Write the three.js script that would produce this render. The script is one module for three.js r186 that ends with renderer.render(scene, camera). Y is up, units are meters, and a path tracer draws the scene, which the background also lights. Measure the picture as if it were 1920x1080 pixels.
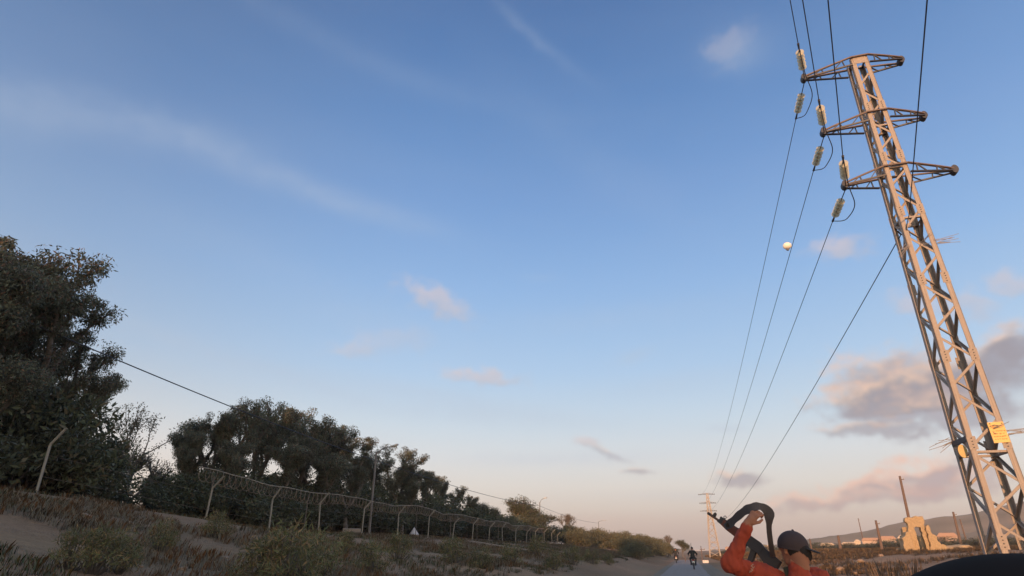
import * as THREE from 'three';
import { mergeGeometries } from 'three/addons/utils/BufferGeometryUtils.js';
import { MarchingCubes } from 'three/addons/objects/MarchingCubes.js';
import { ImprovedNoise } from 'three/addons/math/ImprovedNoise.js';
import { RoundedBoxGeometry } from 'three/addons/geometries/RoundedBoxGeometry.js';

const R = Math.PI / 180, V = (x, y, z) => new THREE.Vector3(x, y, z);
const scene = new THREE.Scene();
// ---------------------------------------------------------------- camera
const F = 1090, PITCH = 24.34 * R, YAW = 15.42 * R, EYE = V(0.3, 1.6, 0);
const camera = new THREE.PerspectiveCamera(2 * Math.atan(540 / F) / R, 16 / 9, 0.05, 6000);
camera.position.copy(EYE);
camera.rotation.set(PITCH, YAW, 0, 'YXZ');
camera.updateMatrixWorld(true);
const renderer = new THREE.WebGLRenderer();
renderer.toneMapping = THREE.LinearToneMapping;
renderer.toneMappingExposure = 1;
renderer.shadowMap.enabled = true;
// a photo pixel gives a direction; the distance is chosen from what the thing stands on
const ray = (px, py) => V(px - 960, 540 - py, -F).applyQuaternion(camera.quaternion).normalize();
const atDist = (px, py, d) => { const r = ray(px, py); return r.multiplyScalar(d / Math.hypot(r.x, r.z)).add(EYE); };
const atDepth = (px, py, zc) => V((px - 960) * zc / F, (540 - py) * zc / F, -zc).applyQuaternion(camera.quaternion).add(EYE);
const atZ = (px, py, z) => { const r = ray(px, py); return r.multiplyScalar((z - EYE.z) / r.z).add(EYE); };
const atX = (px, py, x) => { const r = ray(px, py); return r.multiplyScalar((x - EYE.x) / r.x).add(EYE); };

// ---------------------------------------------------------------- noise
const perlin = new ImprovedNoise();
const n3 = (x, y, z) => perlin.noise(x + 53.17, y + 91.71, z + 17.39);
const fbm = (x, y, z, o = 4) => { let s = 0, a = 0.5; for (let i = 0; i < o; i++) { s += a * n3(x, y, z); x *= 2.03; y *= 2.03; z *= 2.03; a *= 0.5; } return s; };
function rng(seed) { let a = seed >>> 0; return () => { a = (a + 0x6D2B79F5) | 0; let t = Math.imul(a ^ (a >>> 15), 1 | a); t = (t + Math.imul(t ^ (t >>> 7), 61 | t)) ^ t; return ((t ^ (t >>> 14)) >>> 0) / 4294967296; }; }
const clamp = (x, a = 0, b = 1) => Math.min(b, Math.max(a, x));
const sstep = (a, b, x) => { const t = clamp((x - a) / (b - a)); return t * t * (3 - 2 * t); };
const lerp = (a, b, t) => a + (b - a) * t;
function knots(list, x) { if (x <= list[0][0]) return list[0][1]; for (let i = 1; i < list.length; i++) if (x <= list[i][0]) { const [a, p] = list[i - 1], [b, q] = list[i]; return lerp(p, q, (x - a) / (b - a)); } return list[list.length - 1][1]; }
const lin = (c) => { c /= 255; return c <= 0.04045 ? c / 12.92 : ((c + 0.055) / 1.055) ** 2.4; };

// ---------------------------------------------------------------- sun
const SUN_AZ = 3 * R, SUN_EL = 7 * R;            // behind the camera, a little to its left, low
const sunDir = V(-Math.sin(SUN_AZ) * Math.cos(SUN_EL), Math.sin(SUN_EL), Math.cos(SUN_AZ) * Math.cos(SUN_EL));
const sun = new THREE.DirectionalLight(new THREE.Color().setRGB(1, 0.53, 0.26), 4.6);
sun.position.copy(sunDir).multiplyScalar(300);
sun.castShadow = true; sun.shadow.radius = 1.5;
Object.assign(sun.shadow.camera, { left: -200, right: 200, top: 120, bottom: -60, near: 1, far: 800 });
sun.shadow.mapSize.set(4096, 4096);
scene.add(sun);

// ---------------------------------------------------------------- sky
const SKY = [[-6, 168, 154, 148], [0, 180, 167, 161], [1.6, 200, 189, 181], [3.4, 218, 213, 204], [5.4, 224, 224, 219], [8, 217, 226, 231], [11, 201, 221, 236], [16, 173, 206, 238], [24, 142, 184, 231], [33, 116, 159, 213], [41, 96, 140, 195], [52, 75, 115, 169], [90, 60, 95, 148]];
function skyBase(el, az) {
  let i = 1; while (i < SKY.length - 1 && el > SKY[i][0]) i++;
  const a = SKY[i - 1], b = SKY[i], t = clamp((el - a[0]) / (b[0] - a[0]));
  return [lin(lerp(a[1], b[1], t)), lin(lerp(a[2], b[2], t)), lin(lerp(a[3], b[3], t))];
}
const azel = (px, py) => { const r = ray(px, py); return [Math.atan2(r.x, -r.z) / R, Math.asin(r.y) / R]; };
// clouds: centre and half sizes in photo pixels turned into directions; [px, py, half width, half height, tilt, density, kind]
const CLOUDS = [
  [1655, 702, 95, 44, 8, .9, 1], [1730, 735, 150, 64, 5, 1.0, 1], [1630, 757, 100, 40, 0, .85, 1], [1840, 700, 140, 50, 14, .85, 1], [1790, 772, 140, 34, 0, .75, 1], [1905, 650, 70, 30, 14, .85, 1],
  [1615, 806, 85, 11, 0, .7, 1], [1700, 800, 60, 9, 0, .45, 1],
  [1500, 944, 50, 15, 0, .7, 2], [1566, 932, 50, 20, 6, .75, 2], [1632, 918, 54, 24, 6, .9, 2], [1700, 906, 54, 26, 4, .85, 2], [1752, 890, 64, 32, 8, 1, 2], [1840, 892, 60, 26, 0, .6, 2], [1440, 955, 40, 9, 0, .35, 2], [1680, 930, 170, 14, 4, .5, 2],
  [818, 565, 60, 24, -24, .58, 0], [905, 706, 70, 14, -6, .62, 0], [665, 655, 46, 18, 0, .3, 0], [740, 640, 70, 24, 0, .2, 0], [1576, 463, 54, 21, 12, .62, 0], [1385, 92, 80, 60, 0, .26, 3], [1370, 80, 34, 40, 0, .2, 0],
  [1716, 565, 50, 24, 0, .5, 0], [1815, 570, 54, 26, -10, .45, 0], [1895, 530, 46, 18, 0, .5, 0], [1100, 828, 24, 9, -14, .5, 0], [1140, 850, 42, 7, -24, .45, 1], [1192, 883, 32, 5, -4, .6, 1], [1388, 897, 48, 13, 0, .8, 1],
  [1186, 670, 50, 15, 22, .3, 3], [1360, 803, 40, 9, 0, .35, 3], [1010, 520, 40, 9, 0, .14, 3], [1280, 930, 160, 12, 0, .2, 3],
  [250, 235, 280, 52, -10, .26, 3], [430, 300, 160, 36, -24, .24, 3], [590, 360, 140, 28, -22, .28, 3], [740, 405, 140, 28, -16, .22, 3], [60, 215, 120, 60, 0, .22, 3], [330, 640, 220, 18, -20, .26, 3], [560, 710, 170, 16, -18, .26, 3], [1000, 70, 110, 16, -38, .16, 3], [700, 120, 400, 30, -14, .10, 3], [900, 780, 360, 26, -3, .26, 3], [1050, 860, 280, 16, 2, .28, 3], [800, 740, 300, 24, -8, .24, 3], [1120, 600, 260, 30, 8, .14, 3], [700, 600, 260, 40, -14, .12, 3], [1250, 720, 200, 26, 10, .18, 3], [480, 480, 300, 40, -16, .10, 3], [1100, 300, 300, 60, -30, .06, 3],
].map(([px, py, w, h, tilt, d, k]) => {
  const c = azel(px, py), e = azel(px + w, py - w * Math.tan(tilt * R)), u = azel(px, py - h);
  const ca = Math.cos(c[1] * R), ax = (e[0] - c[0]) * ca, ay = e[1] - c[1], l = Math.hypot(ax, ay);
  return { az: c[0], el: c[1], ux: ax / l, uy: ay / l, w: l, h: Math.hypot((u[0] - c[0]) * ca, u[1] - c[1]), d, k, ca };
});
{
  const W = 2048, H = 1024, data = new Float32Array(W * H * 4);
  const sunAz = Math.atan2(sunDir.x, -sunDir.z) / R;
  for (let j = 0; j < H; j++) {
    const el = (j + 0.5) / H * 180 - 90;
    for (let i = 0; i < W; i++) {
      const th = ((i + 0.5) / W - 0.5) * 2 * Math.PI;   // atan2(z, x)
      const ce = Math.cos(el * R), x = ce * Math.cos(th), z = ce * Math.sin(th), y = Math.sin(el * R);
      const az = Math.atan2(x, -z) / R;
      let c = skyBase(el, az);
      const west = sstep(-22, -68, az) * sstep(-2, 14, el) * (az > -150 ? 1 : 0) * sstep(-150, -100, az); c = [c[0] * (1 - .20 * west), c[1] * (1 - .24 * west), c[2] * (1 - .24 * west)];   // the air is greyer off to the left
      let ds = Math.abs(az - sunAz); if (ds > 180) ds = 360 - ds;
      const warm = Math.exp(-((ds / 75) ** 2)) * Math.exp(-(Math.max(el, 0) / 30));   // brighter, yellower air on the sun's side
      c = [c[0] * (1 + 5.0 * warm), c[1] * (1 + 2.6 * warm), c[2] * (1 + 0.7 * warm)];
      if (el > -2) {
        // thin high veil
        const v = clamp(0.5 + 1.2 * fbm(x * 3 + y * 2, y * 9, z * 3, 4));
        const veil = 0.06 * v * sstep(2, 25, el);
        c = [lerp(c[0], .46, veil), lerp(c[1], .52, veil), lerp(c[2], .62, veil)];
        const near = CLOUDS.filter((k) => Math.abs(el - k.el) < 1.9 * (k.w + k.h) && Math.abs(az - k.az) * k.ca < 2.4 * (k.w + k.h));
        if (near.length) {
          const wx = fbm(x * 26, y * 40, z * 26, 5) , wy = fbm(x * 26 + 7, y * 40 + 3, z * 26, 5), fine = fbm(x * 70, y * 90, z * 70, 4);
          for (const k of near) {
            const soft = k.k === 3;
            const dx = (az - k.az) * k.ca + wx * (soft ? .6 : 2.2) * Math.min(1, k.h), dy = el - k.el + wy * (soft ? .4 : 1.9) * Math.min(1, k.h);
            const a = (dx * k.ux + dy * k.uy) / k.w, b = (-dx * k.uy + dy * k.ux) / k.h;
            const r = a * a + b * b;
            if (r > 4) continue;
            let den = soft ? Math.exp(-1.6 * r) : clamp(Math.exp(-.8 * r) * 1.16 + fine * .36 + wx * .26 - 0.14);
            den = soft ? den * (0.75 + 0.5 * wx) : den * den * (3 - 2 * den);
            den = clamp(den * k.d);
            if (den <= 0) continue;
            const up = clamp(0.42 + 0.55 * b + .14 * fine + .16 * wx - 0.36 * a);  // sunlit tops and grey undersides are painted into the cloud colours
            let col;
            if (k.k === 0) col = [lin(lerp(198, 228, up)), lin(lerp(194, 208, up)), lin(lerp(202, 204, up))];
            else if (k.k === 1) col = [lin(lerp(158, 234, sstep(.5, .95, up))), lin(lerp(155, 203, sstep(.5, .95, up))), lin(lerp(165, 186, sstep(.52, 1.0, up)))];
            else if (k.k === 2) col = [lin(lerp(178, 244, sstep(.3, .8, up))), lin(lerp(163, 203, sstep(.3, .8, up))), lin(lerp(167, 184, sstep(.3, .8, up)))];
            else col = [lin(186), lin(200), lin(218)];
            c = [lerp(c[0], col[0], den), lerp(c[1], col[1], den), lerp(c[2], col[2], den)];
          }
        }
      }
      const o = (j * W + i) * 4;
      data[o] = c[0]; data[o + 1] = c[1]; data[o + 2] = c[2]; data[o + 3] = 1;
    }
  }
  const t = new THREE.DataTexture(data, W, H, THREE.RGBAFormat, THREE.FloatType);
  t.mapping = THREE.EquirectangularReflectionMapping; t.magFilter = t.minFilter = THREE.LinearFilter; t.needsUpdate = true;
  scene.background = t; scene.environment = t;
}

// ---------------------------------------------------------------- naming helpers
const taken = {};
function numbered(name) { if (!(name in taken)) { taken[name] = 0; return name; } taken[name]++; return name + '_' + String(taken[name]).padStart(3, '0'); }
function tag(o, label, category, group, kind) { if (label) o.userData.label = label; if (category) o.userData.category = category; if (group) o.userData.group = group; if (kind) o.userData.kind = kind; return o; }
function shadows(o) { o.traverse((m) => { if (m.isMesh) { m.castShadow = true; m.receiveShadow = true; } }); return o; }
function thing(name, label, category, pos = V(0, 0, 0), turn = 0, group) { const g = new THREE.Group(); g.name = numbered(name); g.position.copy(pos); g.rotation.y = turn; scene.add(g); return tag(g, label, category, group); }
function part(name, geo, mat, parent) { const m = new THREE.Mesh(geo, mat); m.name = name; m.castShadow = m.receiveShadow = true; parent.add(m); return m; }
function top(name, geo, mat, label, category, group) { const m = part(numbered(name), geo, mat, scene); return tag(m, label, category, group); }
function structure(name, geo, mat) { const m = part(numbered(name), geo, mat, scene); m.userData.kind = 'structure'; return m; }
function copyOf(o, pos, turn, label, group) { const c = o.clone(); c.userData = { ...o.userData }; c.name = numbered(o.name.replace(/_\d{3}$/, '')); c.position.copy(pos); c.rotation.y = turn; if (label) c.userData.label = label; if (group) c.userData.group = group; scene.add(c); return c; }
const merge = (list) => mergeGeometries(list.map((g) => { g = g.index ? g.toNonIndexed() : g; for (const k of Object.keys(g.attributes)) if (!['position', 'normal', 'uv', 'color'].includes(k)) g.deleteAttribute(k); return g; }));

// ---------------------------------------------------------------- textures (grain only)
function noiseTexture(size, f, lo = 0, hi = 1, srgb = false) {   // f(u, v) tileable value 0..1
  const d = new Uint8Array(size * size * 4);
  for (let j = 0; j < size; j++) for (let i = 0; i < size; i++) { const v = lerp(lo, hi, clamp(f(i / size, j / size))) * 255, o = (j * size + i) * 4; d[o] = d[o + 1] = d[o + 2] = v; d[o + 3] = 255; }
  const t = new THREE.DataTexture(d, size, size); t.wrapS = t.wrapT = THREE.RepeatWrapping; t.magFilter = THREE.LinearFilter; t.minFilter = THREE.LinearMipmapLinearFilter; if (srgb) t.colorSpace = THREE.SRGBColorSpace; t.needsUpdate = true; return t;
}
const torus = (u, v, s, o) => { const a = u * 2 * Math.PI, b = v * 2 * Math.PI, k = s / (2 * Math.PI); return fbm(Math.cos(a) * k + 3, Math.sin(a) * k + Math.cos(b) * k, Math.sin(b) * k, o); };
const grit = noiseTexture(512, (u, v) => 0.5 + 0.9 * torus(u, v, 60, 4), .1, 1);
const blotch = noiseTexture(512, (u, v) => 0.62 + 0.7 * torus(u, v, 14, 5), .78, 1, true);
const rep = (t, x, y = x) => { const c = t.clone(); c.repeat.set(x, y); c.needsUpdate = true; return c; };
const std = (r, g, b, rough = 0.85, extra = {}) => new THREE.MeshStandardMaterial({ color: new THREE.Color().setRGB(r, g, b), roughness: rough, ...extra });

// ---------------------------------------------------------------- terrain
const LEFT = [[2.4, 0], [3.4, .12], [6, .86], [8, 1.16], [14, 1.9], [20, 2.5], [27, 2.95], [60, 4], [300, 6], [1500, 9]];
const RIGHT = [[2.8, 0], [5, .1], [9, .32], [18, 1.0], [28, 1.62], [60, 2.2], [120, 3.2], [300, 5], [700, 9], [1500, 14]];
function ground(x, z) {
  const far = lerp(1, .35, sstep(-110, -320, z));
  let y;
  if (x < 0) { y = knots(LEFT, -x) * far; y += 0.058 * clamp(z + 28, 0, 34) * sstep(5, 20, -x); }
  else y = knots(RIGHT, x) * (z < -60 ? 1 : 1);
  const off = sstep(2.6, 7, Math.abs(x));
  y += off * (0.22 * n3(x * .16, 0, z * .16) + 0.09 * n3(x * .6, 3, z * .6) + 0.035 * n3(x * 1.9, 5, z * 1.9));
  return y;
}
const onGround = (p, dy = 0) => V(p.x, ground(p.x, p.z) + dy, p.z);
{
  const axis = (a, b, n, p) => { const o = []; for (let i = 0; i <= n; i++) { const t = i / n * 2 - 1; o.push(Math.sign(t) * Math.abs(t) ** p); } return o.map((t) => t < 0 ? -t * a : t * b); };
  const xs = axis(-1600, 1800, 300, 3.1), zs = axis(-2600, 260, 300, 2.9);
  const pos = [], uv = [], col = [], idx = [];
  const C = new THREE.Color();
  for (const z of zs) for (const x of xs) {
    pos.push(x, ground(x, z), z); uv.push(x / 2.5, z / 2.5);
    const a = fbm(x * .22, 1, z * .22, 4), b = fbm(x * .05, 7, z * .05, 3), g = fbm(x * .5, 11, z * .5, 3);
    let r = .43, gg = .250, bb = .135;
    const straw = clamp(a * 2.2); r = lerp(r, .36, straw * .5); gg = lerp(gg, .27, straw * .6); bb = lerp(bb, .15, straw * .6);
    const green = clamp(b * 2.4 + g * .9 + -.02); r = lerp(r, .115, green * .6); gg = lerp(gg, .125, green * .75); bb = lerp(bb, .055, green * .75);
    const k = 1 + .5 * g; col.push(r * k, gg * k, bb * k);
  }
  const nx = xs.length;
  for (let j = 0; j < zs.length - 1; j++) for (let i = 0; i < nx - 1; i++) { const a = j * nx + i; idx.push(a, a + nx, a + 1, a + 1, a + nx, a + nx + 1); }
  const g = new THREE.BufferGeometry();
  g.setAttribute('position', new THREE.Float32BufferAttribute(pos, 3)); g.setAttribute('uv', new THREE.Float32BufferAttribute(uv, 2)); g.setAttribute('color', new THREE.Float32BufferAttribute(col, 3)); g.setIndex(idx); g.computeVertexNormals();
  structure('ground', g, std(1, 1, 1, .95, { vertexColors: true, map: rep(blotch, 1), bumpMap: grit, bumpScale: .05 }));
}
// road, verges
function strip(x0, x1, y, z0, z1, step, bendOn, jag = 0) {
  const pos = [], uv = [], idx = []; let k = 0;
  for (let z = z0; z >= z1; z -= step, k++) {
    const s = bendOn ? -0.0016 * Math.max(0, -z - 105) ** 2 : 0;
    const j0 = jag * fbm(z * .5, x0, 2, 3), j1 = jag * fbm(z * .5, x1, 4, 3);
    const yy = y + (s < -.5 ? ground(s, z) : 0);
    pos.push(x0 + s + j0, yy, z, x1 + s + j1, yy, z); uv.push(x0, z, x1, z);
    if (k) { const a = (k - 1) * 2; idx.push(a, a + 1, a + 2, a + 1, a + 3, a + 2); }
  }
  const g = new THREE.BufferGeometry(); g.setAttribute('position', new THREE.Float32BufferAttribute(pos, 3)); g.setAttribute('uv', new THREE.Float32BufferAttribute(uv, 2)); g.setIndex(idx); g.computeVertexNormals(); return g;
}
structure('road_verge', strip(-2.75, 2.95, .006, 60, -128, .8, true, .5), std(.34, .26, .18, .95, { map: rep(blotch, .4), bumpMap: rep(grit, 1), bumpScale: .03 }));
structure('road', strip(-1.72, 1.62, .014, 60, -128, .8, true, .22), std(.42, .335, .285, .95, { map: rep(blotch, .23), bumpMap: rep(grit, 1.3), bumpScale: .012 }));
// the dirt track behind the fence
{
  const pos = [], uv = [], idx = []; let k = 0;
  for (let z = 20; z > -110; z -= 1, k++) for (const x of [-25.2, -22.6]) { pos.push(x, ground(x, z) + .06, z); uv.push(x / 2, z / 2); }
  for (let j = 0; j < k - 1; j++) { const a = j * 2; idx.push(a, a + 1, a + 2, a + 1, a + 3, a + 2); }
  const g = new THREE.BufferGeometry(); g.setAttribute('position', new THREE.Float32BufferAttribute(pos, 3)); g.setAttribute('uv', new THREE.Float32BufferAttribute(uv, 2)); g.setIndex(idx); g.computeVertexNormals();
  structure('path', g, std(.36, .245, .175, .95, { map: rep(blotch, .5), bumpMap: grit, bumpScale: .03 }));
}
// far hills
function hill(pts, dist, depth, mat) {
  const pos = [], idx = [], col = []; const n = 120, m = 8; const r = rng(5);
  for (let i = 0; i <= n; i++) {
    const px = lerp(pts[0][0], pts[pts.length - 1][0], i / n), py = knots(pts, px) + 5 * fbm(px * .03, dist, 1, 4);
    const crest = atDist(px, py, dist), foot = atDist(px, 1033, dist - depth);
    for (let j = 0; j <= m; j++) {
      const t = j / m, e = t * t * (3 - 2 * t), x = lerp(foot.x, crest.x, t), z = lerp(foot.z, crest.z, t);
      const base = ground(foot.x, foot.z) - 2;
      pos.push(x, lerp(base, crest.y, e) + (j && j < m ? 2.2 * fbm(x * .02, 3, z * .02, 4) * 2 : 0), z);
      const g = clamp(.5 + 1.8 * fbm(x * .012, 2, z * .012, 4)); col.push(lerp(.24, .46, g), lerp(.175, .31, g), lerp(.095, .185, g));
    }
    const back = atDist(px, py, dist + 400); pos.push(back.x, -5, back.z); col.push(.15, .12, .08);
  }
  const w = m + 2; for (let i = 0; i < n; i++) for (let j = 0; j < w - 1; j++) { const a = i * w + j; idx.push(a, a + w, a + 1, a + 1, a + w, a + w + 1); }
  const g = new THREE.BufferGeometry(); g.setAttribute('position', new THREE.Float32BufferAttribute(pos, 3)); g.setAttribute('color', new THREE.Float32BufferAttribute(col, 3)); g.setIndex(idx); g.computeVertexNormals(); structure('hills', g, mat);
}
const hillMat = std(1, 1, 1, 1, { vertexColors: true });
hill([[1330, 1031], [1450, 1024], [1560, 1006], [1640, 993], [1700, 981], [1800, 966], [1900, 946], [2050, 930], [2300, 940]], 1000, 420, hillMat);
hill([[1540, 1031], [1680, 1020], [1760, 1010], [1830, 998], [1920, 978], [2100, 965], [2300, 970]], 420, 160, hillMat);
hill([[-700, 960], [0, 985], [400, 1000], [900, 1020], [1300, 1030]], 1300, 500, hillMat);

// ---------------------------------------------------------------- vegetation
const leafMat = new THREE.MeshPhysicalMaterial({ color: 0xffffff, vertexColors: true, roughness: .9, transmission: .3, thickness: 0, side: THREE.DoubleSide });
const barkMat = std(.17, .145, .125, .95, { bumpMap: rep(grit, 2, 1), bumpScale: .02 });
const paleBark = std(.34, .30, .26, .9);
function tube(p0, p1, r0, r1, n = 6) {
  const d = p1.clone().sub(p0), l = d.length(), g = new THREE.CylinderGeometry(r1, r0, l, n, 1, true);
  g.translate(0, l / 2, 0); g.applyQuaternion(new THREE.Quaternion().setFromUnitVectors(V(0, 1, 0), d.normalize())); g.translate(p0.x, p0.y, p0.z); return g;
}
function leaves(list, tint, r, lenRange, wRange, droop) {   // list of [centre, radius, count]
  const pos = [], nor = [], col = []; const a = V(), b = V(), n = V(), side = V();
  for (const [c, rad, count] of list) {
    const shade = .6 + .85 * r();
    for (let i = 0; i < count; i++) {
      const u = r() * 2 - 1, t = r() * 6.283, s = Math.sqrt(1 - u * u), q = rad * Math.cbrt(r()) ;
      const x = c.x + q * s * Math.cos(t), y = c.y + q * u * .75, z = c.z + q * s * Math.sin(t);
      a.set(r() - .5, (r() - .5) - droop, r() - .5).normalize(); b.set(r() - .5, r() - .5, r() - .5); side.crossVectors(a, b).normalize(); n.crossVectors(side, a);
      const L = lerp(lenRange[0], lenRange[1], r()), w = lerp(wRange[0], wRange[1], r()) / 2;
      const tip = [x + a.x * L, y + a.y * L, z + a.z * L], m1 = [x + a.x * L * .45 + side.x * w, y + a.y * L * .45 + side.y * w, z + a.z * L * .45 + side.z * w], m2 = [x + a.x * L * .45 - side.x * w, y + a.y * L * .45 - side.y * w, z + a.z * L * .45 - side.z * w], o = [x, y, z];
      pos.push(...o, ...m1, ...tip, ...o, ...tip, ...m2);
      const cc = tint(r(), c), k = shade * (.75 + .5 * r());
      for (let v = 0; v < 6; v++) { nor.push(n.x, n.y, n.z); col.push(cc[0] * k, cc[1] * k, cc[2] * k); }
    }
  }
  const g = new THREE.BufferGeometry(); g.setAttribute('position', new THREE.Float32BufferAttribute(pos, 3)); g.setAttribute('normal', new THREE.Float32BufferAttribute(nor, 3)); g.setAttribute('color', new THREE.Float32BufferAttribute(col, 3)); return g;
}
const euc = (t) => t < .12 ? [.20, .125, .085] : t < .5 ? [.115, .125, .080] : [.095, .110, .076];
const euPale = (t) => t < .3 ? [.17, .10, .075] : [.10, .10, .06];
const dry = (t) => t < .5 ? [.22, .16, .10] : [.16, .13, .075];
const bushTint = (t) => t < .15 ? [.12, .10, .055] : [.070, .082, .042];
function skeleton(r, o) {
  const segs = [], tips = [];
  const grow = (p, d, len, rad, depth) => {
    const n = 3; let q = p.clone(), dir = d.clone();
    for (let i = 0; i < n; i++) {
      dir.add(V((r() - .5) * o.wander, (r() - .35) * o.wander * .6 + o.lift, (r() - .5) * o.wander)).normalize();
      const e = q.clone().addScaledVector(dir, len / n), r0 = rad * (1 - .38 * i / n), r1 = rad * (1 - .38 * (i + 1) / n);
      segs.push([q, e, r0, r1]); q = e;
      if (depth >= o.depth - 1 || (o.low && depth >= 1 && r() < o.low)) tips.push([q.clone(), depth]);
      else if (depth >= 1 && r() < (o.low ? .6 : .35)) { const s = dir.clone().add(V(r() - .5, r() - .3, r() - .5).multiplyScalar(1.6)).normalize(); grow(q, s, len * .55, rad * .4, Math.max(depth + 1, o.depth - 1)); }
    }
    if (depth < o.depth) { const k = o.split + (r() < .5 ? 1 : 0); const ph = r() * 6.283; for (let i = 0; i < k; i++) { const t = ph + i * 6.283 / k + (r() - .5), s = o.spread * (.6 + .8 * r()); grow(q, dir.clone().add(V(Math.cos(t) * s, (r() - .4) * .5, Math.sin(t) * s)).normalize(), len * (.62 + .25 * r()), rad * .6, depth + 1); } }
  };
  grow(V(0, -.2, 0), V((r() - .5) * .2, 1, (r() - .5) * .2).normalize(), o.first, o.rad, 0);
  return { segs, tips };
}
function treeGeo(seed, o) {
  const r = rng(seed), { segs, tips } = skeleton(r, o);
  let top_ = 0; for (const [p] of tips) top_ = Math.max(top_, p.y + o.clump * .6); const s = o.height / top_;
  for (const q of segs) { q[2] *= s; q[3] *= s; } const done = new Set(); for (const q of segs) for (const p of [q[0], q[1]]) if (!done.has(p)) { done.add(p); p.multiplyScalar(s); }
  for (const t of tips) t[0].multiplyScalar(s);
  const trunk = merge(segs.map(([a, b, r0, r1]) => tube(a, b, Math.max(r0, .012), Math.max(r1, .010), r0 > .08 ? 7 : 4)));
  const per = Math.round(o.leaves / tips.length);
  const crown = leaves(tips.map(([p]) => [p, o.clump * (.6 + .7 * r()), Math.round(per * (.5 + r()))]), o.tint || euc, r, o.len || [.13, .24], o.wid || [.045, .075], o.droop ?? .35);
  return { trunk, crown };
}
const EU = [1, 2, 3, 4, 5].map((k) => treeGeo(40 + k * 7, { height: 10, first: 1.5 + .3 * (k % 3), rad: .22, depth: 4, split: 2, spread: .62, wander: .5, lift: .11, clump: .50, leaves: 25000, low: .5 }));
const ROUND = [1, 2].map((k) => treeGeo(90 + k, { height: 6, first: 1.3, rad: .18, depth: 4, split: 3, spread: .95, wander: .4, lift: .03, clump: .6, leaves: 12000, tint: bushTint }));
const LIT = treeGeo(131, { height: 6, first: 1.3, rad: .18, depth: 4, split: 3, spread: .9, wander: .4, lift: .03, clump: .55, leaves: 11000, tint: (t) => t < .2 ? [.10, .085, .045] : [.075, .085, .038] });
const SPARSE = treeGeo(150, { height: 7, first: 2.2, rad: .10, depth: 3, split: 2, spread: .5, wander: .5, lift: .12, clump: .42, leaves: 1800, tint: (t) => t < .4 ? [.13, .11, .07] : [.09, .095, .06], droop: 0 });
const BARE = treeGeo(171, { height: 6, first: 1.2, rad: .13, depth: 4, split: 3, spread: .6, wander: .5, lift: .08, clump: .4, leaves: 1600, tint: dry });
function bushGeo(seed, w, h, n, tint, len = [.10, .2], wid = [.04, .07]) {
  const r = rng(seed), list = [], segs = [];
  for (let i = 0; i < 34; i++) { const t = r() * 6.283, q = Math.sqrt(r()) * w, y = h * (.25 + .7 * r()) * Math.sqrt(Math.max(.05, 1 - (q / w) ** 2 * .85)); const p = V(Math.cos(t) * q, y, Math.sin(t) * q); list.push([p, .25 * h * (.6 + .6 * r()), Math.round(n / 34)]); if (i % 2) segs.push(tube(V(Math.cos(t) * q * .15, -.15, Math.sin(t) * q * .15), p, .03, .008, 4)); }
  return { trunk: merge(segs), crown: leaves(list, tint, r, len, wid, -.1) };
}
const VERGE = [1, 2, 3].map((k) => bushGeo(260 + k, 1.5, 2.1, 4800, (t) => t < .3 ? [.18, .145, .075] : [.115, .115, .058], [.10, .2], [.03, .055]));
const BUSH = [1, 2, 3].map((k) => bushGeo(200 + k, 1.6, 2.2, 5200, bushTint));
const WEED = [1, 2, 3].map((k) => bushGeo(230 + k, .55, 1.0, 1500, (t) => t < .35 ? [.24, .17, .08] : [.14, .15, .06], [.08, .2], [.012, .026]));
function plant(kind, geo, p, scale, turn, label, category, group, wide = 1, bark = barkMat) {
  const t = thing(kind, label, category, p, turn, group);
  part(category === 'tree' ? 'trunk' : 'stems', geo.trunk, bark, t); part(category === 'tree' ? 'crown' : 'foliage', geo.crown, leafMat, t);
  t.scale.set(scale * wide, scale, scale * wide); return t;
}
const rt = rng(77);
// the row behind the fence: [px of the crown's middle, px height of its top, lateral x, width factor]
const rowTrees = [[-45, 450, -27, 1.1], [42, 440, -28, 1.05], [132, 545, -27, 1.0], [10, 620, -25.5, 1.1], [158, 680, -26.5, .9], [90, 590, -29, 1.0], [365, 805, -29, .8], [398, 768, -29, .85], [455, 730, -28, .95], [505, 745, -30, .9], [575, 755, -28, .95], [640, 790, -28, 1.0], [690, 815, -29, 1.0], [735, 835, -28, 1.05], [790, 862, -28, 1.05], [835, 888, -29, 1.05], [880, 925, -28, .95], [545, 800, -26, 1.1], [610, 820, -26.5, 1.1], [665, 850, -26, 1.1], [760, 880, -26, 1.1], [430, 820, -26.5, 1.0]];
rowTrees.forEach(([px, py, x, w], i) => {
  const tp = atX(px, py, x), g = ground(tp.x, tp.z), H = tp.y - g;
  const lab = i < 6 ? 'tall dark eucalyptus in the clump beside the open gap' : 'grey green eucalyptus in the row behind the coiled wire fence';
  plant('eucalyptus_tree', EU[i % 5], V(tp.x, g, tp.z), H / 10, rt() * 6.28, lab, 'tree', i < 6 ? 'tall eucalyptus clump' : 'eucalyptus row behind the fence', w * (i < 6 ? 1.0 : 1));
});
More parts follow.
